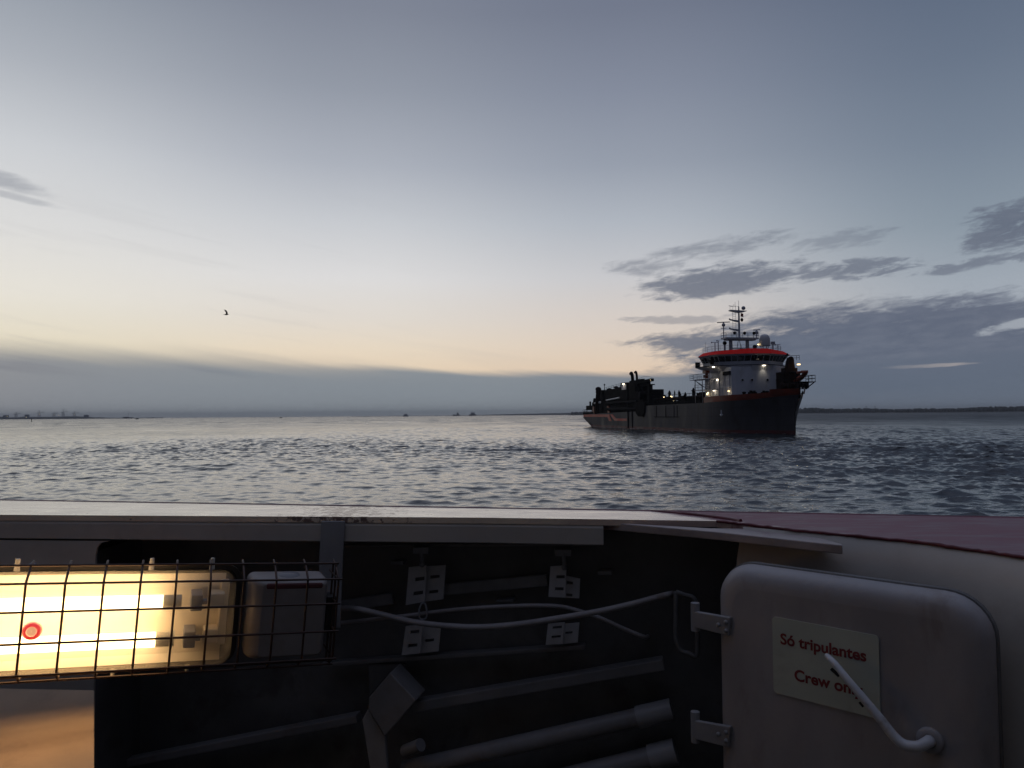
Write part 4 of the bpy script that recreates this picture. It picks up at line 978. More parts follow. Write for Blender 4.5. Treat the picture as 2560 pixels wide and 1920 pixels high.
m = MB(); m.extr([(-12.5, -8.3, 7.0), (-5.0, -8.3, 6.8), (-5.6, -8.3, 4.4), (-6.8, -8.3, 3.3), (-10.2, -8.3, 3.3), (-12.0, -8.3, 4.2)], (0, 0.3, 0)); m.build('suction_inlet', M['ship_dark'], SHIP)
rq = random.Random(21)
for i in range(22):
    x = rq.uniform(-42, -28); zb = 10.9 + (x + 42) * 0.05; h = rq.uniform(0.3, 1.1); y = rq.uniform(-7, 0.5)
    m = MB()
    if i % 3 == 0: m.tube([(x, y, zb - 0.4), (x, y, zb + h)], rq.uniform(0.08, 0.2), 6); m.ball((x, y, zb + h), rq.uniform(0.18, 0.32), 5)
    elif i % 3 == 1: m.bx(x, x + rq.uniform(0.5, 1.4), y, y + 0.9, zb - 0.4, zb + h * 0.6); m.tube([(x + 0.2, y, zb + h * 0.5), (x + 0.2, y, zb + h)], 0.1, 5)
    else: m.tube(smooth_path([(x, y, zb - 0.4), (x, y, zb + h), (x + 0.5, y, zb + h + 0.25), (x + 1.2, y, zb + h), (x + 1.3, y, zb - 0.4)], 3), 0.15, 6)
    m.build('roof_fitting', M['ship_dark'], CAS)
# stern gear
m = MB(); m.tube([(-48.6, -7, 4.0), (-48.9, -7, 8), (-49.0, -7, 11.6)], [1.35, 1.15, 0.8], 10); m.ball((-49.4, -7, 11.6), (1.2, 0.9, 0.75), 7); m.extr([(-51.2, -7.4, 10.6), (-49.6, -7.4, 10.5), (-49.2, -7.4, 11.9), (-50.2, -7.4, 11.9)], (0, 0.9, 0)); m.build('stern_crane', M['ship_brown'], SHIP)
m = MB(); m.bx(-45.6, -43.6, -7.5, -5.8, 3.9, 11.2); m.bx(-46.2, -45.4, -7.5, -5.8, 9.2, 10.2); m.tube([(-45.4, -7, 6.2), (-43, -7, 8.4)], 0.4, 6); m.build('stern_gantry', M['ship_dark'], SHIP)
m = MB(); m.tube([(-52.6, -7.2, 7.35), (-45.2, -7.2, 7.55)], 0.36, 10); m.build('stern_pipe', M['ship_pale'], SHIP)
m = MB(); m.bx(-61.0, -52.0, -7.7, 6.5, 5.3, 6.7); m.bx(-54.6, -44, -7.6, 6.2, 3.9, 7.1); m.tube([(-58.5, -7, 6.7), (-58.5, -7, 8.0)], 0.3, 6); m.lathe([(0.01, -0.5), (0.95, -0.5), (0.95, 0.5), (0.01, 0.5)], (-52.8, -7, 8.0), 12, 'y'); m.bx(-55.2, -54, -7.4, -6.4, 6.7, 7.7); m.build('stern_winch', M['ship_dark'], SHIP)
m = MB(); m.extr([(-53.2, -7.9, 3.9), (-51.4, -7.9, 3.9), (-51.4, -7.9, 6.2), (-52.8, -7.9, 6.4)], (0, 0.5, 0)); m.extr([(-37.4, -7.9, 3.9), (-35.4, -7.9, 3.9), (-36.6, -7.9, 6.4), (-38.0, -7.9, 6.2)], (0, 0.5, 0)); m.build('fairlead', M['orange'], SHIP)
m = MB(); rail(m, [(-60, -7.9, 3.95), (-64, -7.9, 3.9), (-64, 7.9, 3.9), (-60, 7.9, 3.95)], 1.5, 3, 0.05, 1.4); m.bx(-63.9, -52, -7.95, -7.85, 3.92, 4.7); m.build('stern_rail', M['ship_dark'], SHIP)

# ------------------------------------------------------------------ the ferry we stand on
Z0 = 3.65
OUT = [(-6.0, 4.08), (-4.0, 3.684), (-2.209, 3.329), (-0.85, 3.06), (0.516, 2.789), (1.1, 2.665), (1.676, 2.539), (2.15, 2.33), (2.5, 1.9), (2.75, 1.2), (2.9, 0.2), (2.95, -4.0)]
INN = [(-6.0, 3.235), (-4.0, 3.033), (-1.87, 2.819), (-0.113, 2.642), (0.289, 2.578), (0.662, 2.515), (0.825, 2.325), (0.95, 2.21), (1.086, 2.085), (1.219, 1.865), (1.42, 1.45), (1.62, 0.8), (1.72, 0.0), (1.75, -4.0)]
FERRY = empty('ferry', (0, 0, 0)); tag(FERRY, 'cream painted ferry bulwark with wide capping and dark recess in the foreground', 'ferry')
CAPM = MB()
cap_pts = OUT + list(reversed(INN))
def flat(m, poly, z): m.add([(x, y, z) for x, y in poly], [tuple(range(len(poly)))])
# capping plate (top), built as a strip so it can carry the worn paint; 12 mm plate with a bead along the sea side
def strip(m, A, B, za, zb, n=40):
    def res(P):
        P = [Vector((p[0], p[1], 0)) for p in P]; L = [0]
        for a, b in zip(P, P[1:]): L.append(L[-1] + (b - a).length)
        out = []
        for i in range(n + 1):
            s_ = L[-1] * i / n
            for k in range(len(P) - 1):
                if s_ <= L[k + 1] + 1e-9: out.append(P[k].lerp(P[k + 1], (s_ - L[k]) / (L[k + 1] - L[k]))); break
        return out
    a, b = res(A), res(B)
    m.loft([[(p.x, p.y, za) for p in a], [(p.x, p.y, zb) for p in b]], False, False)
CAPM.add([(x, y, Z0) for x, y in cap_pts], [tuple(range(len(cap_pts)))])
CAPM.loft([[(x, y, Z0) for x, y in OUT], [(x, y, Z0 - 0.02) for x, y in OUT]], False, False)
CAPM.loft([[(x, y, Z0) for x, y in INN], [(x, y, Z0 - 0.02) for x, y in INN]], False, False)
CAPM.add([(x, y, Z0 - 0.02) for x, y in reversed(cap_pts)], [tuple(range(len(cap_pts)))])
CAPO = CAPM.build('capping', M['cap'], FERRY)
m = MB(); m.tube([(x, y, Z0 - 0.008) for x, y in OUT], 0.011, 8); m.build('edge_bead', M['cap_bead'], CAPO)
m = MB(); m.tube(smooth_path([(0.50, 2.785, Z0), (0.60, 2.69, Z0 + 0.001), (0.70, 2.56, Z0 + 0.001), (0.735, 2.50, Z0)], 4), [0.004] * 4 + [0.007] * 8 + [0.009], 6); m.build('weld_seam', M['cap_bead'], CAPO)
# right hand inner edge: rough weld bead where the capping meets the inner wall
rgw = random.Random(9)
red = [Vector((x, y, Z0)) for x, y in INN[5:]]
path = []
for a, b in zip(red, red[1:]):
    q = max(1, int((b - a).length / 0.016))
    for i in range(q):
        p = a.lerp(b, i / q); path.append(p + Vector((rgw.uniform(-.0012, .0012), rgw.uniform(-.0012, .0012), rgw.uniform(-.0015, .001))))
m = MB(); m.tube(path, [0.0045 + rgw.uniform(-.001, .001) for _ in path], 7); m.build('weld_bead', M['cap_bead'], CAPO)
# left run: channel face under the capping, panel at far left, back plating of the recess
FACE = [(-6.0, 3.235), (-4.0, 3.033), (-1.87, 2.819), (-0.113, 2.642), (0.30, 2.575)]
m = MB()
m.loft([[(x, y + 0.004, Z0 - 0.02) for x, y in FACE], [(x, y, Z0 - 0.03) for x, y in FACE], [(x, y, 3.566) for x, y in FACE], [(x, y + 0.02, 3.560) for x, y in FACE], [(x, y + 0.3, 3.560) for x, y in FACE]], False, False)
m.build('channel_face', M['steel_cream'], FERRY)
nA = Vector((0.1007, 1.0, 0)).normalized(); pA = Vector((-1.87, 2.819, 3.6))
xr = on_plane(235, 1600, pA, nA).x
def fy(x): return 2.819 - (x + 1.87) * 0.1007
m = MB()
# rounded top right corner of the opening: panel outline in (x, z) on the face plane
zt = 3.558; prof = [(-6.0, zt), (xr + 0.05, zt), (xr + 0.02, zt - 0.006), (xr + 0.006, zt - 0.022), (xr, zt - 0.05), (xr, 2.3), (-6.0, 2.3)]
m.extr([(x, fy(x) + 0.002, z) for x, z in prof], (0, 0.012, 0))
m.build('side_panel', M['steel_cream'], FERRY)
m = MB(); zl = 3.12
e0 = on_z(235, 1726, zl + 0.02); e1 = on_z(235, 1990, zl - 0.01)
led = [(-6.0, e0.y + 0.35, zl + 0.02), (e0.x, e0.y, zl + 0.02), (e1.x, e1.y, zl - 0.01), (-6.0, e1.y + 0.35, zl - 0.01)]
m.extr(led, (0, 0, -0.6)); m.build('lamplit_ledge', M['ledge'], FERRY)  # ledge made up to catch lamplight in place of the lit lower panel
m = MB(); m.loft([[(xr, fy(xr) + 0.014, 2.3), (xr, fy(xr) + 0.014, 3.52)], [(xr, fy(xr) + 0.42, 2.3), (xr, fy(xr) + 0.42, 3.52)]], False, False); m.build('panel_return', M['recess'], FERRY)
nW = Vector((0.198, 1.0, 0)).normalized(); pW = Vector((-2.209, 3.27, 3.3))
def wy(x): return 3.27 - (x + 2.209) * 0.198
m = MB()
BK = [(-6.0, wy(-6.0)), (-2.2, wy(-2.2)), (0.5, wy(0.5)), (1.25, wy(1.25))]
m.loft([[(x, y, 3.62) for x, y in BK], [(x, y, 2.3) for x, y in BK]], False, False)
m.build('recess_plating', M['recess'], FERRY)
# right inner wall: sloped coaming then a vertical face running towards us
RW = INN[6:]
def shift(P, d):
    out = []
    for i, p in enumerate(P):
        a = P[max(i - 1, 0)]; b = P[min(i + 1, len(P) - 1)]
        tx, ty = b[0] - a[0], b[1] - a[1]; L = math.hypot(tx, ty); nx, ny = ty / L, -tx / L
        out.append((p[0] + nx * d, p[1] + ny * d))
    return out
RW2 = [(0.72, 2.42)] + RW
m = MB(); rows = []
for d, z in ((0.0, 3.645), (0.012, 3.63), (0.03, 3.60), (0.05, 3.55), (0.062, 3.48), (0.066, 3.40), (0.066, 2.3)):
    rows.append([(x, y, z) for x, y in shift(RW2, d)])
m.loft(rows, False, True)
m.build('inner_wall', M['steel_cream'], FERRY)
# lip plate over the corner of the recess
lipp = [(x * 1.037, y * 1.037) for x, y in [(0.235, 2.556), (0.613, 2.275), (0.735, 2.162), (0.867, 2.041), (0.875, 2.06), (0.86, 2.15), (0.80, 2.24), (0.72, 2.345), (0.60, 2.36), (0.36, 2.478)]]
m = MB(); m.prism(lipp, 3.612, 3.637); m.build('lip_plate', M['lip'], FERRY, bevel=0.003)
# hull outside, deck, deckhouse and the deck above, the last two unseen and added for shade
m = MB(); m.loft([[(x, y - 0.0, Z0 - 0.02) for x, y in OUT], [(x * 0.995, y - 0.05, 2.2) for x, y in OUT], [(x * 0.93, y - 0.45, -0.8) for x, y in OUT]], False, False); m.build('hull_side', M['cap_bead'], FERRY)
m = MB(); m.add([(-6, -4, 2.42), (1.75, -4, 2.42), (1.72, 0.4, 2.42), (1.3, 1.9, 2.42), (0.6, 2.6, 2.42), (-6, 3.6, 2.42)], [(0, 1, 2, 3, 4, 5)]); m.build('deck', M['deck_green'], FERRY)
m = MB(); m.bx(-6, 2.9, -2.6, -2.3, 2.42, 5.2); m.build('shade_wall', M['shade_parts'], FERRY)  # unseen wall behind the camera, added to darken the foreground
m = MB(); m.bx(-6, 3.0, -2.6, 0.6, 5.2, 5.32); m.build('upper_deck', M['shade_parts'], FERRY)  # unseen overhead slab, added to keep skylight off the foreground
for x in (-5.5, 2.75):
    m = MB(); m.tube([(x, 0.45, 2.42), (x, 0.45, 5.2)], 0.05, 10); m.build('deck_pillar', M['shade_parts'], FERRY)

# strap hanging in front of the channel
def on_face(px, py, d=0.0): return on_plane(px, py, pA - nA * d, nA)
m = MB()
q = [on_face(803, 1303, .012), on_face(862, 1303, .012), on_face(856, 1410, .012), on_face(850, 1570, .012), on_face(806, 1570, .012), on_face(797, 1410, .012)]
m.extr(q, (0, 0.008, 0)); m.build('lamp_strap', M['steel_grey'], FERRY, bevel=0.002)

# ---- fixtures in the recess, laid on the back plating
def on_back(px, py, d=0.0): return on_plane(px, py, pW - nW * d, nW)
def bar(name, p0, p1, wd, dep, label, cat, mat='bar', group=None, d=0.02):
    a = on_back(*p0, d); b = on_back(*p1, d); t_ = (b - a).normalized(); up = t_.cross(nW).normalized()
    m = MB(); h = up * wd / 2
    m.extr([a - h, b - h, b + h, a + h], -nW * dep)
    o = m.build(name, M[mat], None, bevel=0.004); tag(o, label, cat, group); return o
G1 = 'stiffener bars inside the bulwark recess'
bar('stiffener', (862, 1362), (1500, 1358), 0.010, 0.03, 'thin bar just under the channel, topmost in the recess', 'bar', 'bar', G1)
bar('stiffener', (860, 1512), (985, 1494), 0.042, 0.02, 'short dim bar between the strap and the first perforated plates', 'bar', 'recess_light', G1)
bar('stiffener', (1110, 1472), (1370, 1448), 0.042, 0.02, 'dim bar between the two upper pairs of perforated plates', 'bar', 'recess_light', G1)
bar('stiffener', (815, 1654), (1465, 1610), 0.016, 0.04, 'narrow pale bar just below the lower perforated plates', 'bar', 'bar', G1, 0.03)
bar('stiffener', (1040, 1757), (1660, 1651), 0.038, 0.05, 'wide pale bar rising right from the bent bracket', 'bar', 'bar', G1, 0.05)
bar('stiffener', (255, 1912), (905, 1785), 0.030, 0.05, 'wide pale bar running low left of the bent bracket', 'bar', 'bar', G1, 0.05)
# pipes at the bottom of the recess
def pipe(p0, p1, r, label, d=0.10, sleeve=True):
    a = on_back(*p0, d); b = on_back(*p1, d); o = empty('pipe', a); tag(o, label, 'pipe', 'pipes at the bottom of the recess')
    m = MB(); m.tube([(0, 0, 0), b - a], r, 16); m.build('tube', M['bar'], o)
    if sleeve:
        m = MB(); e = b - a; m.tube([e * 0.93, e * 1.06], r * 1.18, 16); m.build('sleeve', M['steel_grey'], o)
    return o
pipe((1010, 1925), (1640, 1783), 0.031, 'upper of the two thick pipes ending at the right corner')
pipe((1180, 2005), (1660, 1886), 0.036, 'lower of the two thick pipes, at the bottom edge of the view')

# perforated plates: each a pair of slotted flats on a hanger
def slotted(P, slots, th=0.006):
    # P: four corners on a plane (tl, tr, br, bl); slots: list of (u0,u1,v0,v1)
    tl, tr, br, bl = P
    us = sorted({0, 1} | {s_[0] for s_ in slots} | {s_[1] for s_ in slots}); vs_ = sorted({0, 1} | {s_[2] for s_ in slots} | {s_[3] for s_ in slots})
    def pt(u, v): return (tl.lerp(tr, u)).lerp(bl.lerp(br, u), v)
    m = MB()
    for i in range(len(us) - 1):
        for j in range(len(vs_) - 1):
            cu, cv = (us[i] + us[i + 1]) / 2, (vs_[j] + vs_[j + 1]) / 2
            if any(s_[0] < cu < s_[1] and s_[2] < cv < s_[3] for s_ in slots): continue
            m.extr([pt(us[i], vs_[j]), pt(us[i + 1], vs_[j]), pt(us[i + 1], vs_[j + 1]), pt(us[i], vs_[j + 1])], nW * th)
    return m
def slot_pair(qa, qb, sa, sb, label, hook=None):
    a0 = on_back(*qa[0], 0.10); o = empty('perforated_plate', a0); tag(o, label, 'bracket', 'perforated plates in the recess')
    for q, s_, d in ((qa, sa, 0.10), (qb, sb, 0.075)):
        P = [on_back(x, y, d) - a0 for x, y in q]
        slotted(P, s_).build('slotted_flat', M['plate'], o)
    m = MB()
    for q, d in ((qa, 0.09), (qb, 0.07)):
        c_ = sum((on_back(x, y, 0) for x, y in q), Vector()) / 4 - a0
        m.tube([c_, c_ - nW * d], 0.012, 8)
    m.build('standoff', M['recess'], o)
    if hook:
        m = MB(); p = on_back(*hook, 0.10) - a0
        m.box(p + Vector((0, 0.02, 0.0)), (0.055, 0.05, 0.022)); m.tube([p, p + Vector((0.004, 0.0, -0.045))], 0.007, 8); m.ball(p + Vector((0.004, 0.0, -0.05)), 0.011, 6)
        m.build('hanger', M['recess_light'], o)
    return o
S4 = [(0.40, 0.92, 0.30, 0.40), (0.36, 0.88, 0.68, 0.78)]
S4b = [(0.22, 0.72, 0.27, 0.36), (0.20, 0.70, 0.70, 0.79)]
slot_pair([(1022, 1418), (1066, 1414), (1062, 1504), (1014, 1513)], [(1066, 1416), (1114, 1413), (1108, 1498), (1062, 1504)], S4, S4b, 'upper perforated plate pair nearest the lamp strap', (1052, 1376))
slot_pair([(1376, 1416), (1416, 1414), (1413, 1494), (1371, 1492)], [(1416, 1440), (1450, 1447), (1448, 1496), (1413, 1494)], S4, [(0.05, 0.5, 0.22, 0.36), (0.05, 0.5, 0.8, 0.94)], 'upper perforated plate pair nearest the crew door', (1408, 1382))
slot_pair([(1014, 1566), (1058, 1562), (1050, 1633), (1004, 1638)], [(1058, 1566), (1102, 1560), (1096, 1628), (1050, 1633)], [(0.30, 0.82, 0.16, 0.28), (0.28, 0.80, 0.64, 0.76)], [(0.2, 0.7, 0.50, 0.62)], 'lower perforated plate pair nearest the lamp, behind the hoses')
slot_pair([(1370, 1560), (1412, 1556), (1406, 1610), (1364, 1612)], [(1412, 1560), (1448, 1557), (1444, 1606), (1406, 1610)], [(0.3, 0.85, 0.14, 0.26), (0.3, 0.85, 0.58, 0.70)], [(0.1, 0.6, 0.40, 0.52)], 'lower perforated plate pair nearest the crew door, behind the hoses')
# small lugs
for (x0, y0, x1, y1, lb) in ((976, 1404, 1008, 1412, 'small pale lug left of the upper perforated plate near the strap'), (1494, 1428, 1530, 1438, 'small pale lug right of the upper perforated plates near the door'), (1240, 1500, 1284, 1506, 'tiny pale cable clip between the upper perforated plates')):
    a = on_back(x0, y0, 0.04); b = on_back(x1, y0 - 2, 0.04); c_ = on_back(x1, y1, 0.04); d = on_back(x0, y1, 0.04)
    m = MB(); m.extr([a, b, c_, d], nW * 0.04); o = m.build('lug', M['recess_light'], None, bevel=0.003); tag(o, lb, 'lug')
# hoses
def hose(pts, r, label, d=0.16):
    P = [on_back(x, y, d + 0.012 * math.sin(i * 1.7)) for i, (x, y) in enumerate(pts)]
    P.append(on_back(pts[-1][0] + 10, pts[-1][1] - 2, -0.02)); P[0] = on_back(pts[0][0] - 12, pts[0][1], 0.05)
    m = MB(); m.tube(smooth_path(P, 8), r, 10); o = m.build('hose', M['hose']); tag(o, label, 'hose', 'hoses slung across the recess'); return o
hose([(852, 1520), (890, 1522), (950, 1535), (1030, 1554), (1110, 1564), (1200, 1568), (1300, 1560), (1400, 1545), (1500, 1528), (1580, 1510), (1640, 1494), (1672, 1486)], 0.0100, 'pale hose sagging in front of the lower perforated plates', 0.19)
hose([(852, 1558), (920, 1550), (1010, 1540), (1120, 1526), (1220, 1518), (1320, 1514), (1400, 1516), (1450, 1528), (1500, 1545), (1560, 1572), (1610, 1592)], 0.0070, 'pale hose arching between the upper and lower perforated plates', 0.15)
# hose clip
a = on_back(1048, 1524, 0.165); m = MB()
m.tube(smooth_path([a, a + Vector((0.008, 0, 0.02)), a + Vector((0.02, 0, 0.02)), a + Vector((0.026, 0, 0)), a + Vector((0.024, 0, -0.03)), a + Vector((0.002, 0, -0.032)), a], 4), 0.0035, 6); o = m.build('hose_clip', M['recess_light']); tag(o, 'small wire clip on the arching hose below the first perforated plate', 'clip')
# bent bracket at the bottom
BR = empty('bent_bracket', on_back(975, 1760, 0.05)); tag(BR, 'angular bent steel bracket standing between the two wide bars', 'bracket')
b0 = BR.location
q = [(922, 1744), (975, 1682), (1040, 1752), (962, 1842), (920, 1772)]
m = MB(); m.extr([on_back(x, y, 0.20) - b0 for x, y in q], nW * 0.11); m.build('top_plate', M['bar'], BR, bevel=0.004)
q = [(920, 1772), (962, 1842), (968, 1925), (925, 1925), (905, 1800)]
m = MB(); m.extr([on_back(x, y, 0.18) - b0 for x, y in q], nW * 0.02); m.build('side_plate', M['steel_grey'], BR, bevel=0.004)
q = [(920, 1660), (1012, 1660), (1010, 1720), (975, 1682), (922, 1744)]
m = MB(); m.extr([on_back(x, y, 0.06) - b0 for x, y in q], nW * 0.02); m.build('back_plate', M['recess'], BR, bevel=0.003)
a = on_back(1012, 1878, 0.16) - b0; b = on_back(1052, 1862, 0.19) - b0
m = MB(); m.tube([a, b], 0.022, 12); m.build('stub', M['bar'], BR)
# faint square fairlead ring in the dark corner
m = MB()
q = [(1690, 1480), (1745, 1500), (1742, 1640), (1690, 1622)]
P = [on_back(x, y, 0.22) for x, y in q]; P.append(P[0])
pp = []
for a, b in zip(P, P[1:]):
    for i in range(5): pp.append(a.lerp(b, i / 5))
pp.append(P[0]); m.tube(smooth_path(pp[::2], 3), 0.008, 8); o = m.build('fairlead_ring', M['recess']); tag(o, 'faint rounded square ring in the dark corner left of the door', 'fairlead')

# ---- crew door on the right wall
tD = Vector((0.72, -0.694, 0)).normalized(); nD = Vector((tD.y, -tD.x, 0))     # nD points at us
pD = Vector((0.78, 2.165, 3.2)) + nD * 0.085
def dpt(px, py):
    p = on_plane(px, py, pD, nD); v = p - pD; return v.dot(tD), p.z
DOOR = bpy.data.objects.new('crew_door', None); col.objects.link(DOOR)
DOOR.matrix_world = Matrix(((tD.x, nD.x, 0, pD.x), (tD.y, nD.y, 0, pD.y), (0, 0, 1, 0), (0, 0, 0, 1)))
tag(DOOR, 'cream steel crew door with rounded corners, small sign and lever handle', 'door')
xl = dpt(1788, 1650)[0]; xrr = dpt(2478, 1700)[0]; zt_ = (dpt(1880, 1421)[1] + dpt(2300, 1478)[1]) / 2
print('door', xl, xrr, zt_, dpt(1880, 1421), dpt(2300, 1478))
m = MB(); prof = rrect(xl, xrr, 2.5, zt_, 0.10, 8)
rows = []
for dd, yy in ((0.0, -0.075), (0.0, -0.045), (0.005, -0.028), (0.014, -0.014), (0.028, -0.005), (0.045, -0.001), (0.06, 0.0)):
    pr = rrect(xl + dd, xrr - dd, 2.5 + dd, zt_ - dd, 0.10 - dd * 0.8, 8)
    rows.append([(x, yy, z) for x, z in pr])
m.loft(rows, True, True); m.add(rows[-1], [tuple(range(len(prof)))]); m.add(rows[0], [tuple(reversed(range(len(prof))))])
m.build('door_panel', M['door'], DOOR)
for (y0, y1) in ((1518, 1572), (1790, 1850)):
    a = dpt(1738, y0 + 8); b = dpt(1830, y0 + 24); c_ = dpt(1826, y1 + 16); d = dpt(1738, y1 - 6)
    m = MB(); m.extr([(p[0], 0.012, p[1]) for p in (a, b, c_, d)], (0, -0.014, 0)); h = m.build('hinge', M['steel_grey'], DOOR, bevel=0.003)
    m = MB(); xk = a[0] + 0.0; hz_ = [(b[0] - 0.012, (b[1] + c_[1]) / 2 + 0.012), (b[0] - 0.012, (b[1] + c_[1]) / 2 - 0.012), (b[0] - 0.036, (b[1] + c_[1]) / 2)]
    for q_ in hz_:
        mb_ = MB(); mb_.lathe([(0.001, 0.019), (0.0045, 0.0185), (0.006, 0.016), (0.006, 0.012)], (q_[0], 0, q_[1]), 10, 'y'); mb_.build('bolt', M['steel_grey'], h)
    m.tube([(xk, 0.0, d[1] - 0.012), (xk, 0.0, a[1] + 0.022)], 0.013, 12); m.build('knuckle', M['steel_grey'], h)
m = MB(); a_ = rrect(xl + 0.004, xrr - 0.004, 2.5, zt_ - 0.004, 0.10, 8); b_2 = rrect(xl - 0.004, xrr + 0.004, 2.49, zt_ + 0.004, 0.104, 8)
m.loft([[(x, -0.074, z) for x, z in a_], [(x, -0.052, z) for x, z in a_], [(x, -0.056, z) for x, z in b_2], [(x, -0.074, z) for x, z in b_2]], True, False); m.build('door_seal', M['recess'], DOOR)
# sign
sl = dpt(1934, 1640)[0]; sr = dpt(2200, 1690)[0]; st = (dpt(1932, 1537)[1] + dpt(2196, 1592)[1]) / 2; sb = (dpt(1940, 1728)[1] + dpt(2160, 1790)[1]) / 2
m = MB(); pr = rrect(sl, sr, sb, st, 0.010, 4); m.extr([(x, 0.001, z) for x, z in pr], (0, 0.003, 0)); SG = m.build('sign', M['sign'], DOOR)
SG['label'] = 'pale crew sign with dark red lettering'
def text(body, x0, x1, zb, name):
    cu = bpy.data.curves.new('t', 'FONT'); cu.body = body; cu.size = 1.0; cu.extrude = 0.0; cu.offset = 0.03; cu.resolution_u = 4
    to = bpy.data.objects.new('t', cu); col.objects.link(to); bpy.context.view_layer.update()
    me = bpy.data.meshes.new_from_object(to.evaluated_get(bpy.context.evaluated_depsgraph_get()))
    bpy.data.objects.remove(to)
    co = np.empty(len(me.vertices) * 3); me.vertices.foreach_get('co', co); co = co.reshape(-1, 3)
    w_ = co[:, 0].max() - co[:, 0].min(); sx = (x1 - x0) / w_
    out = np.stack([x0 + (co[:, 0] - co[:, 0].min()) * sx, np.full(len(co), 0.0048), zb + co[:, 1] * sx], -1)
    me.vertices.foreach_set('co', out.ravel()); me.materials.clear(); me.materials.append(M['letters'])
    o = bpy.data.objects.new(name, me); col.objects.link(o); o.parent = SG; return sx
a = dpt(1953, 1605); b = dpt(2168, 1656)
print('text', a, b)
sx = text('S\u00f3 tripulantes', a[0], b[0], (a[1] + b[1]) / 2, 'lettering')
c_ = dpt(1988, 1694)
wd = (b[0] - a[0]) * 0.79
text('Crew only', c_[0], c_[0] + wd, dpt(2010, 1704)[1], 'lettering')
# lever handle
def hp(px, py, d):
    p = on_plane(px, py, pD + nD * d, nD); v = p - pD; return Vector((v.dot(tD), d, p.z))
H = [hp(2066, 1638, 0.035), hp(2086, 1658, 0.05), hp(2118, 1698, 0.055), hp(2160, 1748, 0.055), hp(2205, 1803, 0.052), hp(2236, 1842, 0.048), hp(2262, 1862, 0.044), hp(2295, 1866, 0.038), hp(2318, 1856, 0.025), hp(2326, 1850, 0.0)]
rr = [0.006, 0.0085, 0.0095, 0.0105, 0.0115, 0.012, 0.0125, 0.013, 0.0135, 0.014]
pth = smooth_path(H, 5); rad = [rr[min(9, i // 5)] + (rr[min(9, i // 5 + 1)] - rr[min(9, i // 5)]) * (i % 5) / 5 for i in range(len(pth))]
m = MB(); m.tube(pth, rad, 12); HD = m.build('handle', M['handle'], DOOR)
a = hp(2326, 1850, 0.0); m = MB(); m.lathe([(0.030, 0.0), (0.030, 0.008), (0.026, 0.012), (0.016, 0.012)], a, 20, 'y'); m.build('boss', M['door'], HD)
m = MB(); m.tube([hp(2078, 1672, 0.045), hp(2098, 1690, 0.046)], 0.0045, 8); m.build('grip', M['grip'], HD)
m = MB(); m.tube([hp(2150, 1754, 0.046), hp(2160, 1766, 0.046)], 0.005, 8); m.build('grip', M['grip'], HD)

# ---- caged fluorescent lamp
LA = at(0, 1572, 2.05); LB = at(830, 1543, 2.40)
lu = (LB - LA).normalized(); lw = lu.cross(Vector((0, 0, 1))).normalized(); lv = lw.cross(lu).normalized()
LAMP = bpy.data.objects.new('caged_lamp', None); col.objects.link(LAMP)
LAMP.matrix_world = Matrix(((lu.x, lw.x, lv.x, LA.x), (lu.y, lw.y, lv.y, LA.y), (lu.z, lw.z, lv.z, LA.z), (0, 0, 0, 1)))
tag(LAMP, 'lit twin tube lamp behind a wire cage, hung on the bulwark at left', 'lamp')
def lu_of(px, py, wv=0.0):     # along, up of a photo point on the lamp plane wv in front
    p = on_plane(px, py, LA + lw * wv, lw) - LA; return p.dot(lu), p.dot(lv)
U = lambda px, wv=0.0: lu_of(px, 1560, wv)[0]
print('lamp u', [round(U(x), 3) for x in (0, 153, 238, 318, 395, 470, 545, 590, 610, 620, 810, 840)], [tuple(round(q, 3) for q in lu_of(0, y)) for y in (1430, 1468, 1534, 1610, 1692, 1715)], [tuple(round(q, 3) for q in lu_of(600, y)) for y in (1420, 1455, 1515, 1585, 1655)])
uE = U(592, -0.03); u0 = -0.55
# flat reflector tray on the housing, tubes and clear cover standing proud of it
m = MB()
prof = [(-0.116, -0.143), (-0.128, -0.12), (-0.128, 0.095), (-0.116, 0.118)]
m.loft([[(u0, y, z) for y, z in prof], [(uE - 0.035, y, z) for y, z in prof]], False, False)
m.build('reflector_tray', M['tray'], LAMP)
m = MB(); prof2 = [(-0.134, -0.150), (-0.165, -0.130), (-0.2, -0.06), (-0.2, 0.06), (-0.165, 0.118), (-0.134, 0.134)]
m.loft([[(u0 - 0.02, y, z) for y, z in prof2], [(uE - 0.01, y, z) for y, z in prof2], [(uE + 0.012, y - 0.01, z * 0.9) for y, z in prof2]], False, True)
m.add([(uE + 0.012, y - 0.01, z * 0.9) for y, z in prof2], [tuple(range(6))])
m.add([(u0 - 0.02, y, z) for y, z in prof2], [tuple(range(6))])
HS = m.build('housing', M['housing'], LAMP)
# gasket frame round the cover
def frame(x0, x1, z0, z1, r, wd, y0, y1):
    a = rrect(x0, x1, z0, z1, r, 8); b = rrect(x0 + wd, x1 - wd, z0 + wd, z1 - wd, max(0.004, r - wd), 8)
    m = MB(); m.loft([[(x, y0, z) for x, z in a], [(x, y1, z) for x, z in a], [(x, y1, z) for x, z in b], [(x, y0, z) for x, z in b], [(x, y0, z) for x, z in a]], True, False); return m
frame(u0, uE + 0.012, -0.160, 0.142, 0.05, 0.014, -0.134, -0.124).build('gasket', M['gasket'], LAMP)
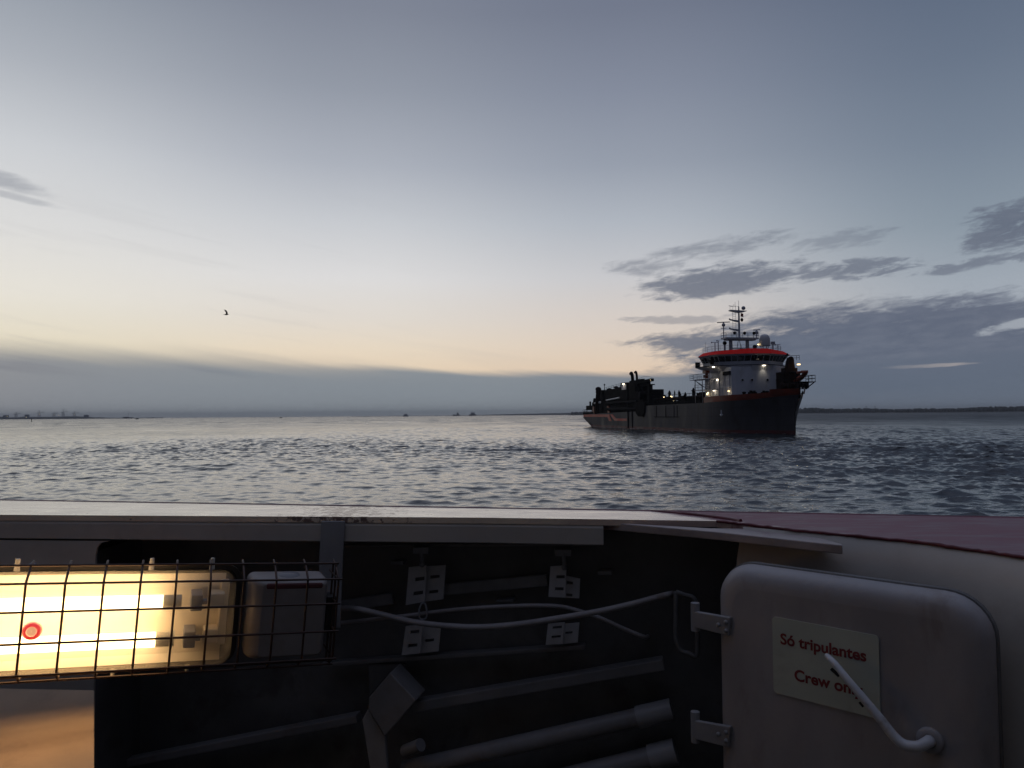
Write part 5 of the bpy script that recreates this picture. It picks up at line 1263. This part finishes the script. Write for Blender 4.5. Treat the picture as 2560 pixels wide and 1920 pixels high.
# clear cover: a shallow dome with rounded end
m = MB(); rows = []
for dd, y in ((0.0, -0.124), (0.002, -0.06), (0.012, -0.028), (0.03, -0.018)):
    rows.append([(x, y, z) for x, z in rrect(u0 + 0.018 + dd, uE - 0.006 - dd, -0.147 + dd, 0.126 - dd, 0.045, 8)])
m.loft(rows, True, True); m.add(rows[-1], [tuple(range(len(rows[-1])))])
m.build('cover', M['cover'], LAMP)
for y0, pe in ((1510, 402), (1605, 392)):
    zc = lu_of(250, y0 - 0.0, -0.05)[1] ; ue = U(pe, -0.05)
    m = MB(); m.tube([(u0 + 0.06, -0.052, zc), (ue, -0.052, zc)], 0.0215, 16); m.build('tube', M['tube'], LAMP)
    m = MB(); m.tube([(ue + 0.001, -0.052, zc), (ue + 0.05, -0.052, zc)], 0.0212, 16); m.build('tube_cap', M['cap_metal'], LAMP)
    us = ue + 0.095; m = MB(); m.bx(us - 0.020, us + 0.012, -0.125, -0.032, zc - 0.024, zc + 0.022); m.bx(us + 0.012, us + 0.026, -0.07, -0.04, zc - 0.007, zc + 0.005); m.build('lamp_holder', M['socket'], LAMP, bevel=0.003)
    m = MB(); m.bx(us + 0.034, us + 0.075, -0.126, -0.06, zc - 0.022, zc + 0.02); m.build('clamp', M['tray'], LAMP, bevel=0.004)
ub = U(558, -0.06); m = MB(); m.bx(ub - 0.012, ub + 0.012, -0.126, -0.098, -0.095, 0.098); m.build('end_bracket', M['tray'], LAMP, bevel=0.004)
# red indicator on the cover, its glow painted in for tube light behind
ur, vr = lu_of(80, 1577, -0.016)
m = MB(); m.lathe([(0.013, 0.010), (0.021, 0.008), (0.025, 0.0), (0.024, -0.002)], (ur, -0.016, vr), 24, 'y'); IN = m.build('red_indicator', M['red_plastic'], LAMP)
m = MB(); m.lathe([(0.001, 0.0095), (0.008, 0.009), (0.013, 0.0085)], (ur, -0.016, vr), 16, 'y'); m.build('indicator_lens', M['button_glow'], IN)
# gear box beyond the lamp
g0, g1 = U(618, -0.03), U(818, -0.03)
m = MB(); rows = []
for dd, y in ((0.0, -0.16), (0.0, -0.085), (0.004, -0.066), (0.012, -0.050), (0.024, -0.039), (0.038, -0.034)):
    rows.append([(x, y, z) for x, z in rrect(g0 + dd, g1 - dd * .4, -0.130 + dd * .3, 0.112 - dd * .4, 0.022 - dd * .3, 5)])
m.loft(rows, True, True); n = len(rows[0]); m.add(rows[-1], [tuple(range(n))]); m.add(rows[0], [tuple(reversed(range(n)))])
GB = m.build('gear_box', M['gear_box'], LAMP)
m = MB(); m.bx(g0 + 0.045, g1 - 0.02, -0.150, -0.0325, 0.080, 0.100); m.build('box_lid', M['box_red'], GB, bevel=0.006)
m = MB(); um = (g0 + g1) / 2; m.lathe([(0.001, 0.012), (0.030, 0.010), (0.040, 0.0)], (um, -0.10, 0.108), 14); m.build('box_boss', M['housing'], GB)
m = MB(); m.bx(g1 - 0.002, g1 + 0.03, -0.13, -0.06, -0.06, 0.05); m.build('cable_gland', M['gasket'], GB, bevel=0.004)
# wire cage
m = MB(); cu0, cu1 = -0.55, U(838)
VR = (0.117, 0.042, -0.041, -0.124)
WR = 0.0033
ucols = [U(153) + (i - 6) * 0.0925 for i in range(0, 20)]
ucols = [u for u in ucols if u < cu1 - 0.03] + [cu1]
vb = 0.0
def corner(u): 
    return [(u, -0.105, 0.158), (u, -0.06, 0.150), (u, -0.004, 0.119), (u, 0.0, 0.112), (u, 0.0, 0.04), (u, 0.0, -0.04), (u, 0.0, -0.120), (u, -0.004, -0.127), (u, -0.045, -0.150), (u, -0.10, -0.155)]
for u in ucols: m.tube(corner(u), WR, 7)
for v in VR: m.tube([(cu0, 0.006, v), (cu1 + 0.01, 0.006, v)], WR, 7)
for y, v in ((-0.06, 0.154), (-0.045, -0.155), (-0.10, -0.158)): m.tube([(cu0, y, v), (cu1 + 0.01, y, v)], WR, 7)
for v in VR: m.tube([(cu1, 0.0, v), (cu1, -0.15, v)], WR, 7)
for y in (-0.05, -0.10): m.tube([(cu1, y, 0.15), (cu1, y, -0.15)], WR, 7)
m.build('wire_cage', M['cage'], LAMP)
for px in (20, 365, 520, -120):
    uu = U(px, -0.06); m = MB(); m.tube([(uu, -0.11, 0.130), (uu, -0.11, 0.164)], [0.008, 0.006], 8); m.build('toggle', M['cap_metal'], LAMP)
for px in (290, 480, -80):
    uu = U(px, -0.05); m = MB(); m.tube([(uu, -0.125, -0.155), (uu, -0.125, -0.178)], [0.007, 0.005], 8); m.build('toggle', M['cap_metal'], LAMP)
# arm to the strap
pS = on_face(830, 1540, 0.02); q = LAMP.matrix_world.inverted() @ pS
m = MB(); m.tube([(g1 - 0.05, -0.15, 0.0), (q.x, q.y, q.z)], 0.018, 10); m.tube([(0.0, -0.16, 0.0), (-0.02, -0.62, 0.05)], 0.018, 10); m.build('mounting_arm', M['housing'], LAMP)

# ------------------------------------------------------------------ evening haze over the estuary
hm = bpy.data.materials.new('haze_air'); hm.use_nodes = True
k = NT(hm.node_tree); k.n.clear()
pv = k.node('ShaderNodeVolumePrincipled'); pv.inputs['Color'].default_value = (0.93, 0.95, 0.98, 1); pv.inputs['Density'].default_value = 1.0e-4
o_ = k.node('ShaderNodeOutputMaterial'); k.l.new(pv.outputs[0], o_.inputs['Volume'])
m = MB(); m.bx(-13600, 13600, -13600, 13600, -2.2, 75)
hz = m.build('haze', hm); hz['kind'] = 'stuff'; hz['label'] = 'thin bluish evening haze over the water'
